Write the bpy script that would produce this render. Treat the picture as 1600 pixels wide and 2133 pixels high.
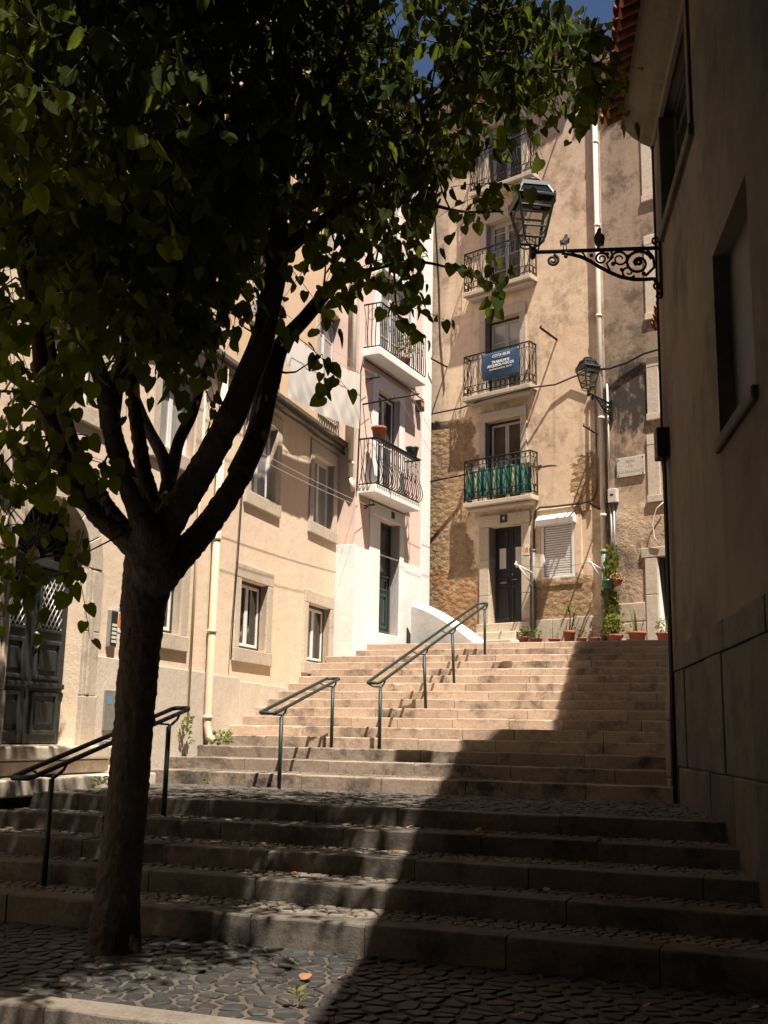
import bpy, bmesh, math, random
import numpy as np
from mathutils import Vector, Matrix, Quaternion
random.seed(7); rng = np.random.default_rng(11)
for o in list(bpy.data.objects): bpy.data.objects.remove(o)
SC = bpy.context.scene; COL = SC.collection
PI = math.pi; rad = math.radians

# ------------------------------------------------------------------ camera
CAMZ = 1.53; FPX = 2268.8; IW, IH = 1600.0, 2133.0
PITCH, ROLL = rad(11.566), rad(1.1177)
fw = Vector((0, math.cos(PITCH), math.sin(PITCH)))
rt0 = Vector((1, 0, 0)); up0 = rt0.cross(fw)
rt = rt0 * math.cos(ROLL) + up0 * math.sin(ROLL)
up = -rt0 * math.sin(ROLL) + up0 * math.cos(ROLL)
cam = bpy.data.cameras.new('camera'); camo = bpy.data.objects.new('camera', cam); COL.objects.link(camo)
camo.matrix_world = Matrix(((rt.x, up.x, -fw.x, 0), (rt.y, up.y, -fw.y, 0), (rt.z, up.z, -fw.z, CAMZ), (0, 0, 0, 1)))
cam.sensor_fit = 'VERTICAL'; cam.sensor_height = 36.0; cam.sensor_width = 27.0
cam.lens = FPX / IH * 36.0; cam.clip_end = 2000; cam.clip_start = 0.05
SC.camera = camo
SC.render.resolution_x = 768; SC.render.resolution_y = 1024

# ------------------------------------------------------------------ light
SUN_AZ, SUN_EL = rad(156.0), rad(65.0)
wd = bpy.data.worlds.new('World'); SC.world = wd; wd.use_nodes = True
nt = wd.node_tree; nt.nodes.clear()
wo = nt.nodes.new('ShaderNodeOutputWorld'); bg = nt.nodes.new('ShaderNodeBackground'); sk = nt.nodes.new('ShaderNodeTexSky')
sk.sky_type = 'NISHITA'; sk.sun_disc = False; sk.sun_elevation = SUN_EL; sk.sun_rotation = SUN_AZ
sk.air_density = 0.6; sk.dust_density = 0.0; sk.ozone_density = 1.5; sk.altitude = 100
bg.inputs['Strength'].default_value = 0.05
nt.links.new(sk.outputs[0], bg.inputs[0]); nt.links.new(bg.outputs[0], wo.inputs[0])
sl = bpy.data.lights.new('sun', 'SUN'); slo = bpy.data.objects.new('sun', sl); COL.objects.link(slo)
sl.energy = 5.0; sl.angle = rad(0.53); sl.color = (1.0, 0.915, 0.80)
SDIR = Vector((math.sin(SUN_AZ) * math.cos(SUN_EL), math.cos(SUN_AZ) * math.cos(SUN_EL), math.sin(SUN_EL)))
slo.rotation_euler = SDIR.to_track_quat('Z', 'Y').to_euler(); slo.location = SDIR * 40
vs = SC.view_settings; vs.view_transform = 'Standard'; vs.look = 'None'; vs.gamma = 1.0; vs.exposure = 1.1
SC.render.engine = 'CYCLES'
SC.cycles.max_bounces = 5; SC.cycles.diffuse_bounces = 1; SC.cycles.transparent_max_bounces = 6

# ------------------------------------------------------------------ helpers: projection and frames
def ray(px, py): return fw + rt * ((px - IW / 2) / FPX) - up * ((py - IH / 2) / FPX)
CAMP = Vector((0, 0, CAMZ))
def at(px, py, Y):
    r = ray(px, py); return CAMP + r * (Y / r.y)
def ground(px, py, z):
    r = ray(px, py); return CAMP + r * ((z - CAMZ) / r.z)
def project(P):
    d = Vector(P) - CAMP; k = d.dot(fw)
    return (IW / 2 + FPX * d.dot(rt) / k, IH / 2 - FPX * d.dot(up) / k, k)
class Fr:
    """a vertical facade: u runs along it, o out of it, z up"""
    def __init__(s, az, P, sgn=1):
        a = rad(az); s.e = Vector((math.sin(a), math.cos(a), 0)); s.n = Vector((math.cos(a), -math.sin(a), 0)) * sgn; s.o = Vector((P[0], P[1], 0))
    def p(s, u, o, z): return s.o + s.e * u + s.n * o + Vector((0, 0, z))
    def uv(s, px, py, out=0.0):
        r = ray(px, py); P = CAMP + r * (((s.o + s.n * out - CAMP).dot(s.n)) / r.dot(s.n))
        return (P - s.o).dot(s.e), P.z
_t = ray(1050, 1300)
TAN = Fr(130.5, (_t.x * 25 / _t.y, 25.0)); YEL = Fr(18.5, (-2.66, 17.85)); PINK = Fr(27, (-.6, 22.65)); RGT = Fr(7.3, (3.02, 9.68), -1)
FAR = Fr(9.2, (4.43, 13.05), -1)

class MB:
    """collects geometry for ONE mesh object"""
    def __init__(s): s.v = []; s.f = []; s.sm = []
    def add(s, vs, fs, smooth=False):
        b = len(s.v); s.v.extend(Vector(v) for v in vs)
        for f in fs: s.f.append([b + i for i in f]); s.sm.append(smooth)
    def hexa(s, c, smooth=False):   # 8 corners: bottom 4 then top 4
        s.add(c, [(0, 3, 2, 1), (4, 5, 6, 7), (0, 1, 5, 4), (1, 2, 6, 5), (2, 3, 7, 6), (3, 0, 4, 7)], smooth)
    def box(s, F, u0, u1, o0, o1, z0, z1):
        s.hexa([F.p(u0, o0, z0), F.p(u1, o0, z0), F.p(u1, o1, z0), F.p(u0, o1, z0), F.p(u0, o0, z1), F.p(u1, o0, z1), F.p(u1, o1, z1), F.p(u0, o1, z1)])
    def wbox(s, x0, x1, y0, y1, z0, z1):
        s.hexa([(x0, y0, z0), (x1, y0, z0), (x1, y1, z0), (x0, y1, z0), (x0, y0, z1), (x1, y0, z1), (x1, y1, z1), (x0, y1, z1)])
    def prism(s, pts_a, pts_b, caps=True, smooth=False):
        n = len(pts_a); fs = [(i, (i + 1) % n, n + (i + 1) % n, n + i) for i in range(n)]
        s.add(list(pts_a) + list(pts_b), fs, smooth)
        if caps:
            b = len(s.v) - 2 * n
            s.f.append([b + i for i in range(n)][::-1]); s.f.append([b + n + i for i in range(n)]); s.sm += [False, False]
    def poly(s, F, pts, o0, o1): s.prism([F.p(u, o0, z) for u, z in pts], [F.p(u, o1, z) for u, z in pts])
    def tube(s, pts, r, n=6, closed=False, smooth=True):
        pts = [Vector(p) for p in pts]; m = len(pts)
        rs = r if isinstance(r, (list, tuple)) else [r] * m
        tg = []
        for i in range(m):
            a = pts[(i - 1) % m] if (closed or i > 0) else pts[i]; b = pts[(i + 1) % m] if (closed or i < m - 1) else pts[i]
            d = (b - a); tg.append(d.normalized() if d.length > 1e-9 else Vector((0, 0, 1)))
        q = Vector((0, 0, 1)) if abs(tg[0].z) < .9 else Vector((1, 0, 0))
        nx = tg[0].cross(q).normalized(); rings = []
        for i in range(m):
            nx = (nx - tg[i] * nx.dot(tg[i])); nx = nx.normalized() if nx.length > 1e-6 else tg[i].orthogonal().normalized()
            ny = tg[i].cross(nx)
            rings.append([pts[i] + (nx * math.cos(2 * PI * k / n) + ny * math.sin(2 * PI * k / n)) * rs[i] for k in range(n)])
        fs = []
        for i in range(m if closed else m - 1):
            j = (i + 1) % m
            for k in range(n): fs.append((i * n + k, i * n + (k + 1) % n, j * n + (k + 1) % n, j * n + k))
        s.add([v for rg in rings for v in rg], fs, smooth)
        if not closed:
            b = len(s.v) - m * n
            s.f.append([b + k for k in range(n)][::-1]); s.f.append([b + (m - 1) * n + k for k in range(n)]); s.sm += [False, False]
    def lathe(s, c, prof, n=16, axis=None, smooth=True):   # prof: (r, h)
        ax = (axis or Vector((0, 0, 1))).normalized(); x = ax.orthogonal().normalized(); y = ax.cross(x); c = Vector(c)
        vs = [c + ax * h + (x * math.cos(2 * PI * k / n) + y * math.sin(2 * PI * k / n)) * r for r, h in prof for k in range(n)]
        m = len(prof); fs = [(i * n + k, i * n + (k + 1) % n, (i + 1) * n + (k + 1) % n, (i + 1) * n + k) for i in range(m - 1) for k in range(n)]
        s.add(vs, fs, smooth); b = len(s.v) - m * n
        s.f.append([b + k for k in range(n)][::-1]); s.f.append([b + (m - 1) * n + k for k in range(n)]); s.sm += [False, False]
    def build(s, name, mat, parent=None, bevel=0, weld=False, recalc=True, seg=1):
        me = bpy.data.meshes.new(name)
        O = root_origin(parent) if parent else Vector((0, 0, 0))
        me.from_pydata([tuple(v - O) for v in s.v], [], s.f); me.update()
        me.polygons.foreach_set('use_smooth', s.sm)
        if recalc or bevel or weld:
            bm = bmesh.new(); bm.from_mesh(me)
            if weld: bmesh.ops.remove_doubles(bm, verts=bm.verts, dist=1e-4)
            if recalc: bmesh.ops.recalc_face_normals(bm, faces=bm.faces)
            if bevel:
                es = [e for e in bm.edges if len(e.link_faces) == 2 and e.calc_face_angle(0) > .5]
                bmesh.ops.bevel(bm, geom=es, offset=bevel, segments=seg, profile=.6, affect='EDGES', clamp_overlap=True)
            bm.to_mesh(me); bm.free()
        if mat: me.materials.append(mat)
        o = bpy.data.objects.new(name, me); COL.objects.link(o)
        if parent: o.parent = parent
        return o
def root_origin(o):
    v = Vector((0, 0, 0))
    while o: v += o.location; o = o.parent
    return v
def tag(o, label=None, cat=None, group=None, kind=None):
    if label: o['label'] = label
    if cat: o['category'] = cat
    if group: o['group'] = group
    if kind: o['kind'] = kind
    return o
def thing(name, label, cat, loc=(0, 0, 0), group=None, kind=None):
    o = bpy.data.objects.new(name, None); COL.objects.link(o); o.location = Vector(loc); o.empty_display_size = .1
    return tag(o, label, cat, group, kind)
def struct(name, loc=(0, 0, 0)):
    o = bpy.data.objects.new(name, None); COL.objects.link(o); o.location = Vector(loc); o['kind'] = 'structure'; return o
def inst(name, me, parent, loc, rot=None, scale=None):
    o = bpy.data.objects.new(name, me); COL.objects.link(o); o.parent = parent
    o.location = Vector(loc) - (root_origin(parent) if parent else Vector((0, 0, 0)))
    if rot is not None: o.rotation_mode = 'QUATERNION'; o.rotation_quaternion = rot
    if scale is not None: o.scale = scale
    return o

# ------------------------------------------------------------------ materials
class NT:
    def __init__(s, name):
        s.m = bpy.data.materials.new(name); s.m.use_nodes = True; s.t = s.m.node_tree; s.t.nodes.clear()
        s.out = s.n('ShaderNodeOutputMaterial'); s.pos = s.n('ShaderNodeNewGeometry').outputs['Position']
    def n(s, t, **kw):
        x = s.t.nodes.new(t)
        for k, v in kw.items(): setattr(x, k, v)
        return x
    def put(s, sock, v):
        if isinstance(v, bpy.types.NodeSocket): s.t.links.new(v, sock)
        elif isinstance(v, (tuple, list)) and len(v) == 3 and sock.type == 'RGBA': sock.default_value = (*v, 1)
        else: sock.default_value = v
    def math(s, op, a, b=0.0, clamp=False):
        x = s.n('ShaderNodeMath', operation=op); x.use_clamp = clamp; s.put(x.inputs[0], a); s.put(x.inputs[1], b); return x.outputs[0]
    def scale(s, v, k):
        x = s.n('ShaderNodeVectorMath', operation='MULTIPLY'); s.put(x.inputs[0], v); x.inputs[1].default_value = k; return x.outputs[0]
    def off(s, v, k):
        x = s.n('ShaderNodeVectorMath', operation='ADD'); s.put(x.inputs[0], v); s.put(x.inputs[1], k); return x.outputs[0]
    def dot(s, v, k):
        x = s.n('ShaderNodeVectorMath', operation='DOT_PRODUCT'); s.put(x.inputs[0], v); x.inputs[1].default_value = k; return x.outputs['Value']
    def noise(s, sc, detail=4, rough=.6, v=None, dist=0.0):
        x = s.n('ShaderNodeTexNoise'); s.put(x.inputs['Vector'], v if v is not None else s.pos); x.inputs['Scale'].default_value = sc
        x.inputs['Detail'].default_value = min(detail, 5); x.inputs['Roughness'].default_value = rough; x.inputs['Distortion'].default_value = dist; return x.outputs['Fac']
    def vor(s, sc, v=None, feature='F1'):
        x = s.n('ShaderNodeTexVoronoi', feature=feature); s.put(x.inputs['Vector'], v if v is not None else s.pos); x.inputs['Scale'].default_value = sc; return x
    def rng(s, v, a, b, c=0.0, d=1.0):
        x = s.n('ShaderNodeMapRange'); x.clamp = True; s.put(x.inputs[0], v)
        for i, k in enumerate((a, b, c, d)): x.inputs[i + 1].default_value = k
        return x.outputs[0]
    def mix(s, f, a, b):
        x = s.n('ShaderNodeMix', data_type='RGBA'); s.put(x.inputs[0], f); s.put(x.inputs[6], a); s.put(x.inputs[7], b); return x.outputs[2]
    def mul(s, f, a, b):
        x = s.n('ShaderNodeMix', data_type='RGBA', blend_type='MULTIPLY'); s.put(x.inputs[0], f); s.put(x.inputs[6], a); s.put(x.inputs[7], b); return x.outputs[2]
    def val(s, col, v):
        x = s.n('ShaderNodeHueSaturation'); s.put(x.inputs['Color'], col); s.put(x.inputs['Value'], v); return x.outputs[0]
    def rnd(s): return s.n('ShaderNodeObjectInfo').outputs['Random']
    def bump(s, h, dist, strength=1.0, normal=None):
        x = s.n('ShaderNodeBump'); s.put(x.inputs['Height'], h); x.inputs['Distance'].default_value = dist; x.inputs['Strength'].default_value = strength
        if normal is not None: s.t.links.new(normal, x.inputs['Normal'])
        return x.outputs[0]
    def done(s, col, rough=.8, normal=None, metal=0.0, spec=.5, trans=None, coat=0.0):
        b = s.n('ShaderNodeBsdfPrincipled'); s.put(b.inputs['Base Color'], col); s.put(b.inputs['Roughness'], rough); b.inputs['Metallic'].default_value = metal
        b.inputs['Specular IOR Level'].default_value = spec; b.inputs['Coat Weight'].default_value = coat; b.inputs['Coat Roughness'].default_value = .06
        if normal is not None: s.t.links.new(normal, b.inputs['Normal'])
        sh = b.outputs[0]
        if trans is not None:
            t = s.n('ShaderNodeBsdfTranslucent'); s.put(t.inputs[0], trans[0]); m = s.n('ShaderNodeMixShader'); m.inputs[0].default_value = trans[1]
            s.t.links.new(sh, m.inputs[1]); s.t.links.new(t.outputs[0], m.inputs[2]); sh = m.outputs[0]
            if normal is not None: s.t.links.new(normal, t.inputs['Normal'])
        s.t.links.new(sh, s.out.inputs[0]); return s.m

def plaster(name, a, b, dirt=(.12, .09, .07), dirt_lo=.56, dirt_hi=.78, dirt_amt=.6, streak=.35, fine=.004, rough_lump=.010):
    """limewashed plaster: two close tones in clouds, dark weather stains, vertical runs, hand-trowelled relief"""
    t = NT(name)
    c = t.mix(t.rng(t.noise(.7, 6, .62), .35, .68), a, b)
    c = t.mix(t.math('MULTIPLY', t.rng(t.noise(5.5, 5, .7), .4, .75), .28), c, tuple(x * .78 for x in a))
    run = t.noise(1.0, 5, .65, t.scale(t.pos, (3.2, 3.2, .32)))
    c = t.mix(t.math('MULTIPLY', t.rng(run, .55, .8), streak), c, dirt)
    st = t.math('MULTIPLY', t.rng(t.noise(.55, 8, .72, t.off(t.pos, (13.1, 4.2, 7.7))), dirt_lo, dirt_hi), dirt_amt)
    c = t.mix(st, c, dirt)
    spots = t.rng(t.noise(38, 2, .5), .71, .76)
    c = t.mix(t.math('MULTIPLY', spots, .5), c, dirt)
    h = t.bump(t.noise(3.2, 5, .6), rough_lump, 1.0); h = t.bump(t.noise(42, 4, .65), fine, .8, h)
    return t.done(c, .92, h, spec=.2)

def simple(name, col, rough=.6, var=.18, sc=9, bump=0.0, bsc=60, metal=0.0, spec=.5, wear=None, wlo=.62, whi=.7, objvar=0.0, coat=0.0):
    t = NT(name)
    c = t.mix(t.rng(t.noise(sc, 5, .65), .3, .72), tuple(x * (1 + var) for x in col), tuple(x * (1 - var) for x in col))
    if wear: c = t.mix(t.rng(t.noise(sc * 2.3, 6, .75, t.off(t.pos, (3.3, 9.1, 5.7))), wlo, whi), c, wear)
    if objvar: c = t.val(c, t.rng(t.rnd(), 0, 1, 1 - objvar, 1 + objvar))
    n = t.bump(t.noise(bsc, 4, .6), bump, 1.0) if bump else None
    return t.done(c, rough, n, metal, spec, coat=coat)

def stone(name, a, b, grime=(.07, .06, .05), lo=.55, hi=.75, amt=.7, objvar=.10, pit=.003, pits=True, rough=.85):
    t = NT(name)
    c = t.mix(t.rng(t.noise(2.2, 6, .65), .35, .68), a, b)
    c = t.val(c, t.rng(t.rnd(), 0, 1, 1 - objvar, 1 + objvar))
    c = t.mix(t.math('MULTIPLY', t.rng(t.noise(26, 5, .75), .42, .68), .55), c, tuple(x * .55 for x in a)); c = t.mix(t.math('MULTIPLY', t.rng(t.noise(110, 2, .6), .5, .7), .4), c, tuple(min(1, x * 1.3) for x in b))
    g = t.math('MULTIPLY', t.rng(t.noise(1.6, 9, .75, t.off(t.pos, (5.5, 1.7, 9.2))), lo, hi), amt); c = t.mix(g, c, grime)
    pt = t.noise(60, 3, .6)
    if pits: c = t.mix(t.math('MULTIPLY', t.rng(pt, .66, .72), .6), c, grime)
    n = t.bump(t.noise(9, 5, .6), .006, 1.0); n = t.bump(pt, pit, 1.0, n)
    return t.done(c, rough, n, spec=.25)

M = {}
M['yellow'] = plaster('yellow_plaster', (.77, .60, .44), (.81, .645, .485), (.44, .33, .22), .58, .8, .42, .26, .005, .014)
M['peach'] = plaster('peach_plaster', (.74, .51, .32), (.78, .57, .38), (.35, .25, .17), .58, .8, .45, .25)
M['pink'] = plaster('pink_plaster', (.79, .575, .48), (.82, .625, .53), (.52, .40, .34), .64, .88, .3, .12, .002, .005)
M['white'] = plaster('white_limewash', (.84, .80, .75), (.88, .85, .81), (.52, .47, .40), .62, .9, .35, .15, .005, .012)
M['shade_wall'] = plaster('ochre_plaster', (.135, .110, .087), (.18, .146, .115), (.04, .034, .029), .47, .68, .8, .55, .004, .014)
M['render_dark'] = plaster('grey_brown_plaster', (.44, .31, .20), (.52, .385, .26), (.075, .06, .05), .46, .66, .85, .55, .006, .014)
M['lime'] = stone('limestone', (.55, .45, .34), (.62, .52, .41), (.10, .085, .065), .55, .78, .6)
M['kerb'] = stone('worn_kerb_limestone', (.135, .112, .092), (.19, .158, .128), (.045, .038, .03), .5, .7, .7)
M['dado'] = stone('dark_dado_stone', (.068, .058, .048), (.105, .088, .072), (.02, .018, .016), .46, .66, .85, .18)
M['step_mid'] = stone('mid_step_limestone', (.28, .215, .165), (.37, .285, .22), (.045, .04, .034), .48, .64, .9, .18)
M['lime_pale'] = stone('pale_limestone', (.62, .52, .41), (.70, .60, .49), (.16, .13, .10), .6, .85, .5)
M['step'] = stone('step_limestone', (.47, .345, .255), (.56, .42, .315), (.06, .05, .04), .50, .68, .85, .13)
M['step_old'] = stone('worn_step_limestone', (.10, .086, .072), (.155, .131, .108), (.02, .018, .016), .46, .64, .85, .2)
M['basalt'] = stone('basalt_cobble', (.024, .023, .022), (.042, .040, .037), (.10, .08, .06), .66, .9, .3, .3, .002, False, .62)
M['cobble'] = stone('limestone_cobble', (.14, .12, .096), (.21, .18, .145), (.035, .03, .026), .5, .7, .7, .2)
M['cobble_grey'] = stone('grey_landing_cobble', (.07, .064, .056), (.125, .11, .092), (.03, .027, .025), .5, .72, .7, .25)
M['sand'] = stone('sandy_joint', (.072, .058, .045), (.108, .087, .067), (.03, .025, .02), .48, .7, .7, 0)
M['asphalt'] = stone('street_setts', (.10, .095, .09), (.15, .14, .125), (.05, .045, .04), .5, .7, .6, 0)
M['iron'] = simple('black_iron', (.007, .009, .009), .6, .25, 12, .001, 90, 0, .25)
M['rail_green'] = simple('dark_green_rail_paint', (.010, .026, .021), .5, .2, 8, .0008, 120, 0, .5, (.05, .06, .05), .7, .75)
M['lamp_green'] = simple('lamp_green_paint', (.007, .018, .014), .5, .2, 10, .0006, 100, 0, .5)
M['door_green'] = simple('dark_green_door_paint', (.022, .04, .034), .45, .2, 7, .0015, 50, 0, .5, (.07, .07, .06), .66, .74)
M['door_black'] = simple('black_green_door_paint', (.005, .008, .008), .55, .25, 7, .001, 50)
M['door_old'] = simple('weathered_green_door', (.022, .027, .024), .6, .3, 6, .003, 40, 0, .3, (.08, .07, .055), .62, .74)
M['white_frame'] = simple('white_window_paint', (.74, .71, .67), .45, .08, 10, .0005, 80)
M['old_frame'] = simple('weathered_cream_paint', (.52, .47, .40), .6, .15, 14, .0015, 60, 0, .4, (.24, .19, .14), .62, .7)
M['shutter'] = simple('white_shutter_plastic', (.78, .74, .70), .45, .05, 6, 0)
_t = NT('white_cotton'); M['cloth'] = _t.done((.84, .81, .76), .9, spec=.05, trans=((.70, .66, .58), .25))
M['pipe_white'] = simple('cream_pipe', (.70, .62, .52), .5, .1, 4, .001, 40, 0, .4, (.3, .24, .18), .66, .8)
M['pipe_green'] = simple('grey_green_pipe', (.16, .19, .17), .55, .25, 9, .001, 40, 0, .4, (.35, .32, .27), .62, .7)
M['pipe_yellow'] = simple('painted_pipe_yellow', (.68, .52, .36), .5, .08, 5, .001, 50, 0, .4, (.45, .28, .16), .68, .76)
M['terracotta'] = simple('terracotta', (.30, .085, .045), .75, .2, 12, .001, 70)
M['tile'] = simple('clay_roof_tile', (.30, .10, .06), .8, .3, 9, .002, 50, 0, .3, (.10, .07, .05), .55, .7, .2)
M['pot_green'] = simple('green_plastic', (.015, .12, .09), .4, .1, 8)
M['pot_dark'] = simple('dark_green_plastic', (.015, .04, .035), .4, .1, 8)
M['cable'] = simple('black_cable', (.02, .02, .02), .6, .2, 10)
M['cable_brown'] = simple('dusty_cable', (.10, .075, .055), .7, .3, 10)
M['metal'] = simple('galvanised_metal', (.34, .33, .31), .45, .2, 14, .0005, 60, .6)
M['bird'] = simple('pigeon_feather', (.022, .022, .025), .75, .3, 20, .002, 120)
M['bird_brown'] = simple('brown_feather', (.12, .085, .06), .75, .3, 30, .002, 120)
M['marble'] = stone('marble_plate', (.58, .52, .45), (.66, .60, .53), (.25, .20, .16), .56, .8, .5, 0)
M['paper'] = simple('paper', (.72, .66, .58), .8, .06, 12)
M['ink_grey'] = simple('engraved_grey', (.36, .31, .26), .8, .1, 10)
M['ink_white'] = simple('white_print', (.78, .78, .76), .7, .03, 10)
M['ink_dark'] = simple('dark_print', (.05, .045, .04), .7, .1, 10)
M['black'] = simple('black_plate', (.015, .016, .016), .5, .1, 10)
M['orange'] = simple('orange_print', (.70, .20, .03), .7, .1, 30)
M['blue_print'] = simple('blue_print', (.10, .28, .42), .7, .1, 30)
M['banner'] = simple('navy_banner', (.022, .065, .13), .38, .2, 6, .004, 8, 0, .5)
M['curtain'] = simple('grey_curtain_glass', (.30, .29, .27), .12, .25, 3, 0, 60, 0, .6, None, .6, .7, 0, .7)
M['glass'] = simple('dark_window_glass', (.012, .014, .014), .04, .3, 2, .0006, 3, 0, .8)
M['brown_glass'] = simple('dusty_glass', (.085, .06, .042), .12, .3, 3, .0006, 3, 0, .7)
M['room'] = simple('dark_room', (.03, .025, .02), .9, .2, 3)
M['dirt'] = simple('dark_soil', (.04, .028, .02), .95, .3, 40, .006, 90)
M['twine'] = simple('line_cord', (.62, .55, .46), .8, .1, 20)
M['peg'] = simple('wooden_peg', (.55, .33, .18), .8, .1, 20)

def leaf_mat(name, a, b, tr, fac=.42, rough=.42):
    t = NT(name); r = t.rnd(); ns = t.noise(2.3, 3, .6)
    c = t.mix(t.rng(ns, .3, .7), a, b); c = t.val(c, t.rng(t.noise(9.0, 1, .5), .3, .7, .75, 1.25))
    n = t.bump(t.noise(70, 2, .5), .0012, 1.0)
    return t.done(c, rough, n, 0, .05, (tr, fac))
M['leaf'] = leaf_mat('redbud_leaf', (.015, .026, .005), (.028, .042, .007), (.17, .22, .02), .38, .7)
M['leaf_light'] = leaf_mat('pale_leaf', (.10, .15, .035), (.15, .19, .05), (.26, .32, .06), .42)
M['leaf_gold'] = leaf_mat('golden_leaf', (.30, .22, .05), (.22, .22, .05), (.4, .34, .08), .4)
M['leaf_vine'] = leaf_mat('vine_leaf', (.13, .15, .03), (.20, .20, .05), (.28, .28, .06), .35)
M['leaf_purple'] = leaf_mat('purple_leaf', (.12, .05, .08), (.18, .09, .12), (.2, .08, .12), .3)
M['leaf_dry'] = leaf_mat('dry_leaf', (.30, .15, .06), (.40, .24, .12), (.3, .16, .07), .2, .8)
_t = NT('grey_bark')
_c = _t.mix(_t.rng(_t.noise(5, 6, .7), .35, .7), (.036, .027, .021), (.068, .051, .039))
_c = _t.mix(_t.math('MULTIPLY', _t.rng(_t.noise(3.0, 5, .6, _t.scale(_t.pos, (4, 4, .8))), .52, .75), .7), _c, (.022, .017, .013))
_c = _t.mix(_t.math('MULTIPLY', _t.rng(_t.noise(30, 3, .6), .6, .72), .5), _c, (.11, .088, .07))
_n = _t.bump(_t.noise(6, 6, .7, _t.scale(_t.pos, (3, 3, .7))), .03, 1.0); _n = _t.bump(_t.noise(50, 4, .65), .006, 1.0, _n)
M['bark'] = _t.done(_c, .8, _n, spec=.3)
M['twig'] = simple('twig_bark', (.06, .04, .028), .8, .3, 12)

# the tan house: sound ochre plaster above, crumbled coat showing rubble low on the left, orange patch by the ground
def tan_mat():
    t = NT('old_ochre_plaster'); P = t.pos
    u = t.math('SUBTRACT', t.dot(P, tuple(TAN.e)), TAN.o.dot(TAN.e)); z = t.dot(P, (0, 0, 1))
    wob = t.math('MULTIPLY', t.math('SUBTRACT', t.noise(1.3, 6, .65), .5), 1.6)
    wob2 = t.math('MULTIPLY', t.math('SUBTRACT', t.noise(2.6, 6, .65, t.off(P, (7, 3, 1))), .5), 1.3)
    c = t.mix(t.rng(t.noise(.8, 6, .62), .35, .68), (.76, .56, .385), (.84, .64, .455))
    c = t.mix(t.math('MULTIPLY', t.rng(t.noise(6, 5, .7), .45, .75), .3), c, (.45, .28, .155))
    run = t.noise(1.0, 5, .65, t.scale(P, (3.5, 3.5, .35)))
    c = t.mix(t.math('MULTIPLY', t.rng(run, .52, .74), .5), c, (.27, .18, .11)); c = t.mix(t.math('MULTIPLY', t.rng(t.noise(1.7, 5, .7, t.off(P, (21, 5, 3))), .54, .60), .35), c, (.84, .66, .51))
    # greyer weathered top
    top = t.math('MULTIPLY', t.rng(t.math('ADD', z, wob), 11.5, 16.5), .6); c = t.mix(top, c, (.46, .345, .25))
    # crumbled zone
    zone = t.rng(t.math('ADD', u, wob), -.85, -.93); zlim = t.rng(t.math('ADD', z, wob2), 9.3, 9.18)
    rub = t.math('MULTIPLY', zone, zlim)
    rub2 = t.math('MULTIPLY', t.math('MULTIPLY', t.rng(t.math('ADD', z, t.math('MULTIPLY', wob2, .5)), 5.05, 4.9), t.rng(u, .55, .75)), t.rng(t.math('ADD', u, t.math('MULTIPLY', wob, .3)), 2.35, 2.2))
    rub3 = t.math('MULTIPLY', t.rng(t.math('ADD', z, wob2), 7.75, 7.65), t.rng(t.math('ADD', u, wob), 1.9, 1.98))
    rub3 = t.math('MULTIPLY', rub3, t.rng(t.math('ADD', z, wob2), 6.45, 6.55))
    rb = t.math('MAXIMUM', rub, t.math('MAXIMUM', rub2, rub3))
    stones = t.vor(5.5, t.off(t.scale(P, (1, 1, 1.5)), (0, 0, 0))); sh = stones.outputs['Distance']
    rc = t.mix(t.rng(t.noise(4, 6, .7), .35, .7), (.36, .225, .125), (.50, .34, .20)); rc = t.mix(t.math('MULTIPLY', t.rng(t.noise(14, 4, .7), .5, .7), .6), rc, (.22, .13, .075))
    c = t.mix(rb, c, rc)
    org = t.math('MULTIPLY', t.rng(t.math('ADD', z, wob2), 5.55, 5.42), t.rng(t.math('ADD', u, t.math('MULTIPLY', wob, .2)), -.55, -.62))
    oc = t.mix(t.rng(t.noise(2.2, 6, .7), .4, .6), (.36, .19, .09), (.46, .27, .14)); oc = t.mix(t.math('MULTIPLY', t.rng(t.noise(1.5, 4, .6, t.off(P, (2, 8, 4))), .57, .62), .75), oc, (.52, .38, .24))
    c = t.mix(org, c, oc)
    dm = t.math('MULTIPLY', t.rng(t.noise(.9, 8, .75, t.off(P, (3.1, 14.2, 2.7))), .51, .66), .7); c = t.mix(dm, c, (.24, .165, .11))
    hb = t.bump(t.noise(3, 5, .6), .012); hb = t.bump(t.noise(40, 4, .65), .004, 1, hb)
    rough_h = t.math('MULTIPLY', rb, t.math('ADD', t.math('MULTIPLY', t.noise(9, 6, .7), 1.0), t.math('MULTIPLY', sh, -.6)))
    hb = t.bump(rough_h, .09, 1.0, hb)
    hb = t.bump(t.math('MULTIPLY', rb, -1.0), .03, 1.0, hb)
    return t.done(c, .92, hb, spec=.2)
M['tan'] = tan_mat()
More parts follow.
